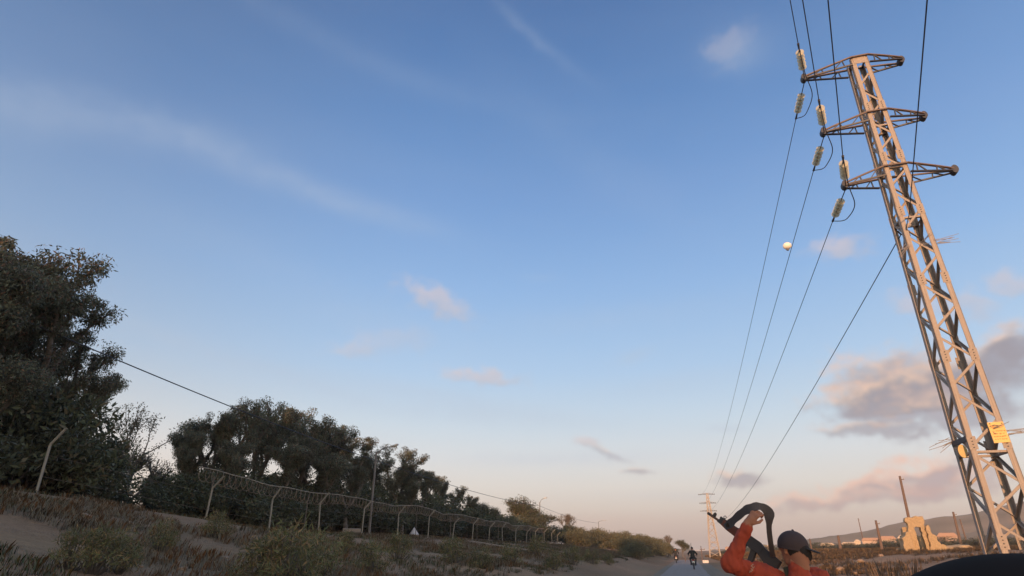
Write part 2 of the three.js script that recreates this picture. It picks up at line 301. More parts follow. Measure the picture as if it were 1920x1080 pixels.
// low dark bushes under that row
for (let i = 0; i < 34; i++) { const z = -10 - i * 3.1 - rt() * 2, x = -26.3 - rt() * 5; if (z < -21 && z > -34) continue; plant('bush', BUSH[i % 3], onGround(V(x, 0, z)), (z < -28 ? 1.5 : 1.0) + rt() * .85, rt() * 6.28, 'dense dark green bush at the foot of the eucalyptus row', 'bush', 'bushes under the eucalyptus row', 1.25); }
for (let i = 0; i < 22; i++) { const z = -42 - i * 3.6 - rt() * 2, x = -32 - rt() * 4; plant('bush', BUSH[i % 3], onGround(V(x, 0, z)), 1.7 + rt() * .6, rt() * 6.28, 'tall dark bush behind the trunks of the eucalyptus row', 'bush', 'bushes behind the eucalyptus row', 1.2); }
for (const [px, x, s] of [[1005, -24, 1.5], [1028, -25, 1.6], [1045, -23.5, 1.4], [1062, -24, 1.6], [1085, -23, 1.5], [1105, -22, 1.5]]) plant('bush', BUSH[px % 3], onGround(atX(px, 1010, x)), s, px, 'dark bush past the end of the fence', 'bush', 'bushes past the fence end', 1.3);
for (const [px, x, s] of [[-20, -25.9, 2.1], [25, -25.7, 2.2], [65, -26, 1.9], [92, -26, 1.5]]) plant('bush', BUSH[(px + 60) % 3], onGround(atX(px, 900, x)), s, px, 'tall dark shrub hiding the trunks of the tall eucalyptus clump', 'bush', 'shrubs before the tall clump', .95);
for (const [px, x, s] of [[335, -31, 1.2], [362, -28, 1.3], [392, -26.6, 1.4], [425, -26.4, 1.5], [455, -26.6, 1.5], [490, -26.4, 1.5]]) plant('bush', BUSH[px % 3], onGround(atX(px, 950, x)), s, px, 'rounded bush under the end of the eucalyptus row facing the gap', 'bush', 'bushes at the row end', 1.2);
// far screen of bushes closing the gap
for (const [px, d, s] of [[225, 52, .7], [262, 60, .7], [320, 50, .95], [350, 48, .95], [375, 46, .95], [420, 52, 1.5], [480, 55, 1.6], [180, 46, .6], [140, 44, .9], [60, 42, 1.7], [0, 40, 1.8], [100, 41, 1.6]]) { const p = atDist(px, 950, d); plant('bush', BUSH[(px | 0) % 3], onGround(p), s, px, 'rounded dark bush filling the gap beyond the dirt track', 'bush', 'bushes beyond the dirt track', 1.4); }
{ const p = atDist(244, 756, 44), g = ground(p.x, p.z); plant('young_tree', SPARSE, V(p.x, g, p.z), (p.y - g) / 7, 1, 'slim sparse young tree standing in the gap between tree clumps', 'tree', null, .9); }
for (const [px, py, d, w] of [[212, 812, 48, 1.2], [262, 838, 50, 1.1]]) { const p = atDist(px, py, d), g = ground(p.x, p.z); plant('bare_tree', BARE, V(p.x, g, p.z), (p.y - g) / 6, px, 'grey twiggy half bare tree beside the slim young tree', 'tree', 'twiggy trees in the gap', w); }
{ const p = atDist(302, 868, 62), g = ground(p.x, p.z); plant('small_tree', ROUND[0], V(p.x, g, p.z), (p.y - g) / 6, 2, 'small round headed tree alone against the sky in the gap', 'tree', null, .6); }
// trees farther along the left side
const farTrees = [['round_tree', ROUND[1], 905, 935, -27, .8, 'dark round tree at the end of the eucalyptus row'], ['lit_tree', LIT, 965, 924, -30, 1.15, 'broad sunlit tree rising above the dark spreading trees'], ['round_tree', ROUND[0], 935, 962, -25, 1.3, 'dark spreading tree in front of the broad sunlit tree'], ['round_tree', ROUND[1], 1010, 957, -25, 1.35, 'dark spreading tree beside the lamp post with the short arm'], ['bare_tree', BARE, 1060, 958, -26, 1.0, 'pinkish twiggy tree behind the last fence posts'], ['round_tree', ROUND[0], 1072, 978, -24, 1.0, 'grey green loose tree past the last fence posts']];
for (const [n, g0, px, py, x, w, lab] of farTrees) { const p = atX(px, py, x), g = ground(p.x, p.z); plant(n, g0, V(p.x, g, p.z), (p.y - g) / 6, px, lab, 'tree', null, w); }
for (const [n, g0, px, py, d, w, lab] of [['round_tree', LIT, 1155, 996, 150, 1.5, 'low sunlit tree left of the road past the street lamp'], ['round_tree', ROUND[1], 1178, 1002, 140, 1.4, 'low brownish tree left of the road past the street lamp'], ['round_tree', ROUND[0], 1110, 1002, 120, 1.3, 'low reddish tree near the foot of the street lamp'], ['bare_tree', BARE, 1252, 1000, 175, .8, 'pink twiggy tree where the road bends away'], ['round_tree', ROUND[1], 1277, 1008, 165, .75, 'dark round tree where the road bends away'], ['round_tree', ROUND[0], 1250, 1022, 150, 1.5, 'low dark tree in front of the bend in the road']]) { const p = atDist(px, py, d), g = ground(p.x, p.z); plant(n, g0, V(p.x, g, p.z), Math.max(.35, (p.y - g) / 6), px, lab, 'tree', null, w); }
for (let i = 0; i < 44; i++) { const z = (i > 21 ? -112 : -78) - (i % 22) * (i > 21 ? 3 : 3.8), x = -5.4 - 2.5 * rt() - (i > 21 ? 3 + 12 * rt() : 0); plant('roadside_bush', VERGE[i % 3], onGround(V(x, 0, z)), .9 + rt() * .5 + (i % 22) * .02 + (i > 21 ? .3 : 0), rt() * 6, 'olive bush crowding the left verge of the road', 'bush', 'bushes along the left verge', 1.1); }
// weeds on the near bank
const weedGroup = 'tall green weeds on the bank beside the road';
for (const [px, x, s] of [[130, -8.5, .6], [175, -8.2, .7], [215, -8.4, .65], [490, -7.0, 1.0], [530, -6.8, 1.2], [585, -7.2, 1.1], [700, -7.6, .9], [745, -9, .9], [850, -7.8, 1.0], [900, -7.0, .8], [960, -7.4, 1.0], [1040, -6.0, .9], [1075, -6.4, 1.2], [1110, -5.8, 1.0], [1140, -5.4, .9], [1010, -9, 1.2], [640, -10, .7], [395, -12, .7], [290, -10, .6]]) { const p = atX(px, 1060, x); plant('weed', WEED[px % 3], onGround(p, -.02), s, px, 'upright green weed growing on the bank beside the road', 'weed', weedGroup, .9); }
// trees behind the camera whose shade lies over the road and the left bank
for (let i = 0; i < 36; i++) { const row = i % 3, x = -3.3 - (i / 3 | 0) * 5.0 - rt() * 2.5 - (row === 1 ? 2 : 0), z = 34 + row * 9 + rt() * 4; plant('eucalyptus_tree', EU[i % 5], V(x, ground(x, z) - .05, z), 1.3 + .35 * rt(), rt() * 6.28, 'eucalyptus of the wood behind the camera that shades the road', 'tree', 'wood shading the road', 1.15); }
for (let i = 0; i < 18; i++) { const x = -4.5 - i * 3.4, z = 31 + rt() * 8; plant('bush', BUSH[i % 3], onGround(V(x, 0, z)), 2.3, rt() * 6, 'bush under the wood behind the camera', 'bush', 'bushes of the shading wood', 1.5); }

// grass: uncountable
function tuftGeo(seed, n, h, w, cols, upright = false, lay = .5) {
  const r = rng(seed), pos = [], nor = [], col = [];
  for (let i = 0; i < n; i++) {
    const t = r() * 6.283, q = r() * .16, x = Math.cos(t) * q, z = Math.sin(t) * q, L = h * (.5 + .6 * r()), a = r() * 6.283, b = .06 + lay * r(), dx = Math.cos(a) * b * L, dz = Math.sin(a) * b * L, px = -Math.sin(a) * w, pz = Math.cos(a) * w;
    pos.push(x - px, -.03, z - pz, x + px, -.03, z + pz, x + dx * .4 + px * .7, L * .6, z + dz * .4 + pz * .7, x - px, -.03, z - pz, x + dx * .4 + px * .7, L * .6, z + dz * .4 + pz * .7, x + dx, L, z + dz);
    const c = cols[(r() * cols.length) | 0], k = .7 + .6 * r();
    for (let v = 0; v < 6; v++) { nor.push(...(upright ? [Math.cos(a), .25, Math.sin(a)] : [Math.cos(a) * .25, 1, Math.sin(a) * .25])); col.push(c[0] * k, c[1] * k, c[2] * k); }
  }
  const g = new THREE.BufferGeometry(); g.setAttribute('position', new THREE.Float32BufferAttribute(pos, 3)); g.setAttribute('normal', new THREE.Float32BufferAttribute(nor, 3)); g.setAttribute('color', new THREE.Float32BufferAttribute(col, 3)); return g;
}
const grassMat = std(1, 1, 1, .95, { vertexColors: true, side: THREE.DoubleSide });
function scatter(name, geo, n, seed, place, label) {
  const r = rng(seed), m = new THREE.InstancedMesh(geo, grassMat, n), o = new THREE.Object3D(); let k = 0;
  for (let tries = 0; k < n && tries < n * 6; tries++) { const p = place(r); if (!p) continue; o.position.set(p[0], ground(p[0], p[1]), p[1]); o.rotation.set(0, r() * 6.283, 0); const s = p[2] * (.6 + .8 * r()); o.scale.set(s, s, s); o.updateMatrix(); m.setMatrixAt(k++, o.matrix); }
  m.count = k; m.name = numbered(name); m.castShadow = m.receiveShadow = true; scene.add(m); return tag(m, label, 'grass', null, 'stuff');
}
const dryCols = [[.42, .29, .16], [.36, .24, .13], [.30, .21, .11]], greenCols = [[.15, .16, .06], [.19, .17, .07], [.24, .18, .09]];
scatter('dry_grass', tuftGeo(5, 14, .17, .004, dryCols), 22000, 11, (r) => { const x = -6.5 - 24 * r() ** 1.2, z = -3 - 110 * r() ** 1.4; return fbm(x * .3, 2, z * .3, 3) + .12 * (r() - .5) < -.02 ? null : [x, z, .8]; }, 'short dry grass covering the shaded left bank');
scatter('green_grass', tuftGeo(6, 14, .15, .005, greenCols), 9000, 12, (r) => { const x = -5.5 - 22 * r(), z = -3 - 110 * r() ** 1.4; return fbm(x * .25, 9, z * .25, 3) < .08 ? null : [x, z, .85]; }, 'low green grass patches on the shaded left bank');
scatter('field_grass', tuftGeo(7, 14, .26, .005, [[.50, .31, .16], [.44, .27, .14], [.54, .36, .20]], true), 26000, 13, (r) => { const x = 5 + 90 * r() ** 1.3, z = -16 - 190 * r(); return fbm(x * .12, 5, z * .12, 3) < -.06 ? null : [x, z, .8 + .004 * -z]; }, 'dry straw grass over the sunlit field right of the road');
// tall dry stalks right of the road
const STALK = [1, 2, 3].map((k) => tuftGeo(300 + k, 44, 1.35, .0022, [[.50, .33, .20], [.44, .28, .17], [.38, .27, .16]], true, .16));
[[1628, 17.5], [1642, 16], [1660, 17], [1676, 16.2], [1690, 17.6], [1704, 18], [1650, 19]].forEach(([px, d], i) => { const p = atDist(px, 1070, d); const m = top('tall_grass', STALK[i % 3], grassMat, 'clump of tall dry grass stalks on the field side of the road', 'grass', 'tall dry grass clumps'); m.position.copy(onGround(p)); m.scale.setScalar(.82 + .08 * (i % 3)); m.rotation.y = i; });

// ---------------------------------------------------------------- lattice pylon
const rustBlotch = noiseTexture(256, (u, v) => 0.6 + 1.1 * torus(u, v, 9, 5), .76, 1, true);
const steel = std(.50, .435, .385, .7, { metalness: .15, map: rep(rustBlotch, 2, 2), bumpMap: rep(grit, 3), bumpScale: .003 });
const rust = std(.23, .175, .158, .7, { metalness: .2, map: rep(blotch, 1.4) });
const darkIronAndShade = std(.07, .072, .085, .55, { metalness: .4 });
// an angle iron from p0 to p1 with flanges towards a and b
function angleIron(p0, p1, a, b, w, t) {
  const y = p1.clone().sub(p0), L = y.length(); y.normalize();
  const fa = a.clone().addScaledVector(y, -a.dot(y)).normalize(), fb = b.clone().addScaledVector(y, -b.dot(y)).addScaledVector(fa, -b.dot(fa)).normalize();
  const one = (u, v) => { if (V().crossVectors(u, y).dot(v) < 0) { const c0 = v; return oneBox(u, y, c0, -1); } return oneBox(u, y, v, 1); };
  const oneBox = (u, y, v, sg) => { const g = new THREE.BoxGeometry(1, 1, 1); const c = p0.clone().add(p1).multiplyScalar(.5).addScaledVector(u, w / 2).addScaledVector(v, t / 2); g.applyMatrix4(new THREE.Matrix4().makeBasis(u.clone().multiplyScalar(w), y.clone().multiplyScalar(L), v.clone().multiplyScalar(t * sg)).setPosition(c)); return g; };
  const g1 = one(fa, fb), g2 = one(fb, fa); return merge([g1, g2]);
}
const HT = 13.75;
function pylon(name, label, width, legW = .105, braceW = .052, step = .62, mat = steel) {
  const t = thing(name, label, 'pylon');
  const hw = (y) => width(y / HT) / 2;
  const corner = (i, y) => V([-1, 1, 1, -1][i] * hw(y), y, [1, 1, -1, -1][i] * hw(y));
  for (let i = 0; i < 4; i++) { const p0 = corner(i, -.6), p1 = corner(i, HT); part('leg', angleIron(p0, p1, V(-Math.sign(p0.x), 0, 0), V(0, 0, -Math.sign(p0.z)), legW, .014), mat, t); }
  let k = 0;
  const gA = (p0, p1, n) => angleIron(p0, p1, p1.clone().sub(p0).cross(n).normalize(), n, braceW, .007);
  for (let y = .15; y + step * .9 < HT - .3; y += step * (y > 9 ? .86 : 1), k++) {
    const s = step * (y > 9 ? .86 : 1);
    for (let f = 0; f < 4; f++) {
      const i = f, j = (f + 1) % 4, n = [V(0, 0, -1), V(-1, 0, 0), V(0, 0, 1), V(1, 0, 0)][f];
      const a = (k + f) % 2 ? corner(i, y) : corner(j, y), b = (k + f) % 2 ? corner(j, y + s) : corner(i, y + s);
      const off = n.clone().multiplyScalar(.016), sh = b.clone().sub(a).normalize().multiplyScalar(.05);
      part('brace', gA(a.add(off).add(sh), b.add(off).sub(sh), n), mat, t);
    }
  }
  for (const y of [HT - .12, 10.05, 11.35, 8.6, 3.2]) for (let f = 0; f < 4; f++) { const n = [V(0, 0, -1), V(-1, 0, 0), V(0, 0, 1), V(1, 0, 0)][f]; const a = corner(f, y).addScaledVector(n, .026), b = corner((f + 1) % 4, y).addScaledVector(n, .026); part('strut', gA(a, b, n), mat, t); }
  for (const y of [1.6, 3.4, 5.2, 7.0, 8.8, 10.4, 12]) for (let i = 0; i < 4; i++) { const c = corner(i, y), g = new THREE.BoxGeometry(.15, .26, .008); const pl = part('splice_plate', g.translate(c.x - Math.sign(c.x) * .07, y, c.z + Math.sign(c.z) * .006), mat, t); for (const v of [-.09, -.03, .03, .09]) part('bolt', new THREE.CylinderGeometry(.012, .012, .02, 6).rotateX(Math.PI / 2).translate(c.x - Math.sign(c.x) * .07, y + v, c.z + Math.sign(c.z) * .014), darkIronAndShade, pl); }
  part('head_plate', new THREE.BoxGeometry(.30, .24, .010).translate(0, HT - .14, hw(HT) + .010), steel, t);
  return { t, hw, corner };
}
function bar(p0, p1, w, h) { const d = p1.clone().sub(p0), L = d.length(), g = new THREE.BoxGeometry(w, L, h); g.translate(0, L / 2, 0); g.applyQuaternion(new THREE.Quaternion().setFromUnitVectors(V(0, 1, 0), d.normalize())); return g.translate(p0.x, p0.y, p0.z); }
function pipe(pts, r, n = 6, seg) { return new THREE.TubeGeometry(new THREE.CatmullRomCurve3(pts), seg || pts.length * 4, r, n, false); }
// cross arm along x: two trusses, front and back, closing in the dark end plates
function crossArm(t, y, xl, xr, hw, rise) {
  const arm = new THREE.Group(); arm.name = 'cross_arm'; t.add(arm);
  const zb = hw + .04;
  for (const s of [1, -1]) {
    const z = (x) => s * lerp(.05, zb, clamp(1 - (Math.abs(x) - hw) / (Math.max(xr, -xl) - hw)));
    const topY = (x) => y + rise * clamp(1 - (Math.abs(x) - hw) / ((x < 0 ? -xl : xr) - hw)) ** .9;
    const pts = [xl, lerp(xl, -hw, .33), lerp(xl, -hw, .66), -hw, 0, hw, lerp(hw, xr, .33), lerp(hw, xr, .66), xr];
    const lines = pts.map((x) => V(x, topY(x), z(x)));
    for (let i = 0; i < lines.length - 1; i++) part('top_chord', bar(lines[i], lines[i + 1], .035, .05), rust, arm);
    part('bottom_chord', bar(V(xl, y - .05, z(xl)), V(-hw, y - .06, z(-hw)), .04, .04), darkIronAndShade, arm);  // lower chords and web struts: shade under the arm put into their dark colour
    part('bottom_chord', bar(V(hw, y - .06, z(hw)), V(xr, y - .05, z(xr)), .04, .04), darkIronAndShade, arm);
    for (const [a, b] of [[xl, -hw], [xr, hw]]) for (let i = 0; i < 4; i++) { const u = lerp(a, b, .18 + i * .22), v = lerp(a, b, .18 + (i + (i % 2 ? -.1 : .9)) * .22); part('web_strut', bar(V(u, y - .055, z(u)), V(v, topY(v), z(v)), .022, .03), darkIronAndShade, arm); }
  }
  for (const x of [xl, xr]) { const g = new THREE.CylinderGeometry(.10, .10, .16, 10); g.rotateX(Math.PI / 2); g.scale(.75, 1.15, 1); g.translate(x, y - .02, 0); part('end_plate', g, darkIronAndShade, arm); }
  return arm;
}
function spikes(t, base, dir, seed, n) {   // bundle of anti-climbing wires
  const r = rng(seed), list = [];
  for (let i = 0; i < n; i++) { const a = base.clone().add(V((r() - .5) * .1, (r() - .5) * .12, (r() - .5) * .1)), e = a.clone().addScaledVector(dir, .22 + .22 * r()).add(V((r() - .5) * .16, (r() - .5) * .18 - .04, (r() - .5) * .16)); list.push(a, e); const g = tube(a, e, .006, .005, 5); part('climbing_guard_wire', g, steel, t); }
}
const pylonAt = atDist(1904, 1033, 15); pylonAt.y = 0;
const P1 = pylon('lattice_pylon', 'tall galvanised lattice pylon with three cross arms and a yellow warning plate', (u) => lerp(.80, .40, u));
const gy = ground(pylonAt.x, pylonAt.z);
// heights of the arms, read where they cross the body's axis
const armY = [[1592, 122], [1640, 222], [1684, 322]].map(([px, py]) => atZ(px, py, pylonAt.z).y);
const HTOP = atZ(1592, 118, pylonAt.z).y;
const scaleY = (HTOP - gy) / HT;
const arms = armY.map((y, i) => { const yl = (y - gy) / scaleY; const tipL = atZ([1505, 1540, 1582][i], [140, 235, 342][i], pylonAt.z), tipR = atZ([1662, 1728, 1786][i], [120, 210, 313][i], pylonAt.z); return { y: yl - .16, xl: tipL.x - pylonAt.x, xr: Math.min(1.45, tipR.x - pylonAt.x) }; });
console.log('pylon at', pylonAt.toArray().map((v) => v.toFixed(2)).join(' '), 'ground', gy.toFixed(2), 'arms', JSON.stringify(arms), 'scaleY', scaleY.toFixed(3));
for (const a of arms) { a.xl = clamp(a.xl, -1.7, -1.05); a.xr = clamp(a.xr, 1.0, 1.6); crossArm(P1.t, a.y, a.xl, a.xr, P1.hw(a.y), .2); }
P1.t.scale.set(1, scaleY, 1); P1.t.position.set(pylonAt.x, gy, pylonAt.z);
{
  const t = P1.t, c = P1.corner;
  const yOf = (px, py) => (atZ(px, py, pylonAt.z + .3).y - gy) / scaleY;
  const y1 = yOf(1735, 455), y2 = yOf(1820, 815);
  spikes(t, c(0, y1), V(-.8, -.5, .3), 1, 7); spikes(t, c(1, y1), V(1, .1, .2), 2, 8); spikes(t, c(0, y1).lerp(c(1, y1), .5), V(.2, .1, .7), 3, 6);
  spikes(t, c(3, y2), V(-1, -.25, .2), 4, 8); spikes(t, c(1, y2), V(1, .1, .3), 5, 8); spikes(t, c(0, y2).lerp(c(1, y2), .6).add(V(0, .1, 0)), V(.2, .2, .6), 6, 6);
  // warning plate: faded unreadable rows of print under a small mark
  const cv = document.createElement('canvas'); cv.width = 128; cv.height = 192; const q = cv.getContext('2d'); q.fillStyle = '#e8c27a'; q.fillRect(0, 0, 128, 192);
  q.fillStyle = '#c1783f'; const rr = rng(9);
  q.beginPath(); q.moveTo(14, 22); q.lineTo(44, 38); q.lineTo(34, 44); q.lineTo(58, 62); q.lineTo(26, 52); q.lineTo(34, 44); q.closePath(); q.fill();
  for (let row = 0; row < 5; row++) for (let x = (row ? 14 : 64); x < 114;) { const w = 5 + rr() * 9; q.globalAlpha = .45 + .5 * rr(); q.fillRect(x, (row ? 50 : 30) + row * 26 + rr() * 3, w, 8 + rr() * 5); x += w + 2 + (rr() < .25 ? 7 : 0); }
  q.globalAlpha = 1; const tex = new THREE.CanvasTexture(cv); tex.colorSpace = THREE.SRGBColorSpace;
  const ys = yOf(1872, 812), sx = atZ(1872, 812, pylonAt.z + .38).x - pylonAt.x;
  const plate = part('warning_plate', new THREE.BoxGeometry(.27, .40, .006).rotateZ(.03).translate(sx, ys, P1.hw(ys) + .045), std(.75, .55, .25, .6), t);
  part('print', new THREE.PlaneGeometry(.26, .39).rotateZ(.03).translate(sx, ys, P1.hw(ys) + .051), new THREE.MeshStandardMaterial({ map: tex, roughness: .6 }), plate);
  for (const s of [-1, 1]) part('bolt', new THREE.CylinderGeometry(.012, .012, .05, 8).rotateX(Math.PI / 2).translate(sx + s * .1, ys + .17, P1.hw(ys) + .03), darkIronAndShade, plate);
  const yo = yOf(1823, 842), ox = P1.corner(0, yo).lerp(P1.corner(3, yo), .42);
  const num = new THREE.CylinderGeometry(.075, .075, .008, 20); num.rotateX(Math.PI / 2); num.scale(1, 1.75, 1); num.rotateY(-.5); num.translate(ox.x - .01, yo, ox.z);
  part('number_plate', num, std(.72, .52, .22, .6), t);
  part('plate_bracket', bar(P1.corner(0, yo + .2), P1.corner(3, yo + .2), .03, .10), darkIronAndShade, t);
}
// the next pylon of the line
const p2 = atDist(1340, 1035, 156); p2.y = ground(p2.x, p2.z);
const P2 = pylon('lattice_pylon', 'distant pinkish lattice pylon with splayed legs beside the far road', (u) => u < .62 ? lerp(2.5, .75, u / .62) : lerp(.75, .45, (u - .62) / .38), .20, .10, 1.25, steel);
for (const a of arms) crossArm(P2.t, a.y, -1.9, 1.6, P2.hw(a.y), .2);
P2.t.position.copy(p2); P2.t.scale.setScalar(1.04);
scene.fog = new THREE.FogExp2(new THREE.Color().setRGB(.80, .72, .69), 0.00022);
// insulators and conductors
const glass = new THREE.MeshPhysicalMaterial({ color: new THREE.Color().setRGB(.80, .77, .64), roughness: .35, transmission: .55, thickness: 0 }), wireMat = std(.05, .055, .07, .6, { metalness: .3 });
const discGeo = new THREE.LatheGeometry([[.0, .035], [.035, .035], [.045, .015], [.098, 0], [.100, -.008], [.075, -.010], [.07, -.03], [.06, -.012], [.05, -.032], [.03, -.014], [.02, -.05], [0, -.05]].map(([x, y]) => new THREE.Vector2(x, y)), 18);
const capGeo = new THREE.CylinderGeometry(.025, .03, .05, 8);
function insulator(p, dir, label, L0 = .42) {   // tension string from p along dir
  const t = thing('insulator_string', label, 'insulator', p, 0, undefined); const n = 5, d = .15;
  t.quaternion.setFromUnitVectors(V(0, 1, 0), dir.clone().normalize());
  part('rod', new THREE.CylinderGeometry(.012, .012, L0, 6).translate(0, L0 / 2, 0), darkIronAndShade, t);
  for (let i = 0; i < n; i++) { const m = part('disc', discGeo, glass, t); m.position.y = L0 + .04 + i * d; const c = part('cap', capGeo, darkIronAndShade, m); c.position.y = .05; }
  part('clamp', new THREE.CylinderGeometry(.03, .02, .22, 8).translate(0, L0 + .04 + n * d + .08, 0), darkIronAndShade, t);
  return p.clone().addScaledVector(dir.clone().normalize(), L0 + .04 + n * d + .18);
}
function sagWire(a, b, sag, r, label, cat = 'wire', group) {
  const n = 60, pts = []; for (let i = 0; i <= n; i++) { const t = i / n, p = a.clone().lerp(b, t); p.y -= sag * 4 * t * (1 - t); pts.push(p); }
  return top('overhead_wire', pipe(pts, r, 5, 120), wireMat, label, cat, group);
}
const rank = ['top', 'middle', 'lowest'];
const backPx = [[1480, 0], [1503, 0], [1550, 0]];
arms.forEach((a, i) => {
  const tip = V(pylonAt.x + a.xl, gy + (a.y - .1) * scaleY, pylonAt.z);
  const far = V(p2.x - 1.9 * 1.04, p2.y + a.y * scaleY * 1.04, p2.z);
  const fd = far.clone().sub(tip).normalize(); fd.y -= .045; fd.normalize();
  const fe = insulator(tip.clone().add(V(0, -.03, -.06)), fd, `glass insulator string on the far side of the ${rank[i]} cross arm`, .45);
  sagWire(fe, far, 2.6, .010, `conductor wire running off along the road from the ${rank[i]} cross arm`);
  // towards the pylon behind: direction solved so that the wire leaves the frame where the photograph shows it
  const r0 = ray(...backPx[i]); let best = null;
  for (let s = 4; s < 30; s += .05) { const q = EYE.clone().addScaledVector(r0, s), d = q.clone().sub(tip); const slope = d.y / Math.hypot(d.x, d.z); const e = Math.abs(slope + .02); if (d.z > 0.5 && (!best || e < best.e)) best = { e, d }; }
  const bd = (best ? best.d : V(-.3, 0, 1)).normalize(), end = tip.clone().addScaledVector(bd, 70 / Math.max(.3, bd.z)); end.y = tip.y;
  const be = insulator(tip.clone().add(V(0, .02, .06)), bd, `glass insulator string on the near side of the ${rank[i]} cross arm`, .45);
  sagWire(be, end, .6, .011, `conductor wire passing overhead to the ${rank[i]} cross arm`);
  const mid = tip.clone().add(V(-.05, -.75, -.2));
  top('jumper_wire', pipe([be, be.clone().lerp(tip, .5).add(V(.02, -.35, 0)), tip.clone().add(V(.1, -.5, .0)), fe.clone().lerp(tip, .55).add(V(.12, -.42, 0)), fe.clone().lerp(tip, .2).add(V(.12, -.2, 0)), fe], .012, 5, 40), wireMat, `slack jumper wire looping under the ${rank[i]} cross arm tip`, 'wire');
  console.log('arm', i, 'back dir', bd.toArray().map((v) => v.toFixed(3)).join(' '));
});
{ // lower cable clamped to the pylon's body
  const c = atZ(1692, 436, pylonAt.z).add(V(0, 0, -.1)), far = V(p2.x, p2.y + (c.y - gy) * .95, p2.z);
  part('cable_clamp', pipe([V(-P1.hw(8.5), 0, 0), V(c.x - pylonAt.x, (c.y - gy) / scaleY - 0, c.z - pylonAt.z)].map((v, k) => k ? v : V(v.x, (c.y - gy) / scaleY + .05, 0)), .02, 5, 4), darkIronAndShade, P1.t);
  sagWire(c, far, 2.2, .012, 'lower cable running off along the road from the pylon body');
  const s = atZ(1705, 400, pylonAt.z + .45), r0 = ray(1735, 0); let best = null;
  for (let k = 4; k < 30; k += .05) { const q = EYE.clone().addScaledVector(r0, k), d = q.clone().sub(s), sl = d.y / Math.hypot(d.x, d.z), e = Math.abs(sl - .0); if (d.z > .4 && (!best || e < best.e)) best = { e, d }; }
  const d = best.d.normalize(), end = s.clone().addScaledVector(d, 60 / Math.max(.3, d.z));
  sagWire(s, end, .2, .011, 'lower cable passing overhead to the pylon body');
  top('jumper_wire', pipe([s, s.clone().add(V(-.1, -.3, -.1)), c.clone().add(V(.12, -.12, .1)), c], .010, 5, 30), wireMat, 'short cable bend joining both lower cables at the pylon leg', 'wire');
}

// ---------------------------------------------------------------- white balloon in the sky
{
  const p = atDist(1476, 461, 260), t = thing('balloon', 'small white tethered balloon high in the sky between the wires', 'balloon', p);
  const env = new THREE.SphereGeometry(1.72, 32, 24); env.scale(1.05, .92, 1.05); part('envelope', env, std(.85, .82, .74, .6), t);
  const g = new THREE.CylinderGeometry(.85, .55, .7, 14).translate(-.1, -1.85, 0); part('gondola', g, std(.16, .16, .2, .7), t);
  for (let i = 0; i < 4; i++) { const a = i * Math.PI / 2 + .4; part('suspension_line', tube(V(Math.cos(a) * .9, -1.2, Math.sin(a) * .9), V(Math.cos(a) * .6 - .1, -1.6, Math.sin(a) * .6), .03, .03, 4), darkIronAndShade, t); }
}

// ---------------------------------------------------------------- fence with bent posts and coiled wire
{
  const X = -20, t = thing('security_fence', 'bent post fence with coiled wire along the shaded bank', 'fence', V(0, 0, 0));
  const postMat = std(.36, .33, .28, .85, { map: rep(blotch, 1) });
  const zs = [-15.2, -22.9, -27.4, -31.9, -36.9, -42.2, -47.8, -53.4, -58.8, -64.2, -69.5, -75, -80.4, -86, -91.5, -97, -102];
  const r = rng(31), tops = [];
  zs.forEach((z, i) => {
    const y = ground(X, z), h = 1.40 + .22 * r(), lean = (r() - .5) * .3, p0 = V(X, y - .3, z), p1 = V(X + lean * (i ? 1 : .3), y + h, z + (r() - .5) * .3), p2_ = p1.clone().add(V(.42 + .14 * r(), .44 + .16 * r(), (r() - .5) * .2));
    const g = pipe([p0, p0.clone().lerp(p1, .5), p1.clone().lerp(p0, .06), p1, p1.clone().lerp(p2_, .12), p2_], .042, 7, 24); part('post', g, postMat, t); tops.push(p2_);
    part('post_cap', new THREE.CylinderGeometry(.058, .058, .02, 8).translate(p2_.x, p2_.y, p2_.z), postMat, t);
  });
  const wireM = std(.30, .22, .17, .6, { metalness: .4 });
  // three strands of plain wire along the posts, one coil over them
  for (const f of [.35, .8]) part('strand', pipe(zs.map((z, i) => V(X + .02, ground(X, z) + 1.5 * f, z)), .0035, 4, 64), wireM, t);
  const coilZ0 = -23.5, coilZ1 = -98, n = 2600, pts = [], bed = [];
  for (let i = 0; i <= n; i++) { const u = i / n, z = lerp(coilZ0, coilZ1, u), a = u * 170 * 6.283, rr = .30 + .05 * Math.sin(u * 60); const y = ground(X - 1.4, z) + 2.02 + .08 * Math.sin(u * 40) - .12 * sstep(.4, 1, u); pts.push(V(X - 1.4 + Math.cos(a) * rr * .7, y + Math.sin(a) * rr, z)); if (i % 40 === 0) bed.push(V(X - 1.4, y + .30, z)); }
  part('wire_coil', pipe(pts, .013, 3, 2600), wireM, t);
  part('top_strand', pipe(bed, .022, 5, 130), std(.40, .34, .25, .6, { metalness: .3 }), t);
  for (let i = 0; i < 10; i++) { const z = coilZ0 - 1 - i * 8; part('coil_post', tube(V(X - 1.4, ground(X - 1.4, z) - .2, z), V(X - 1.4, ground(X - 1.4, z) + 2.05, z), .03, .025, 6), std(.16, .13, .11, .8), t); }
}
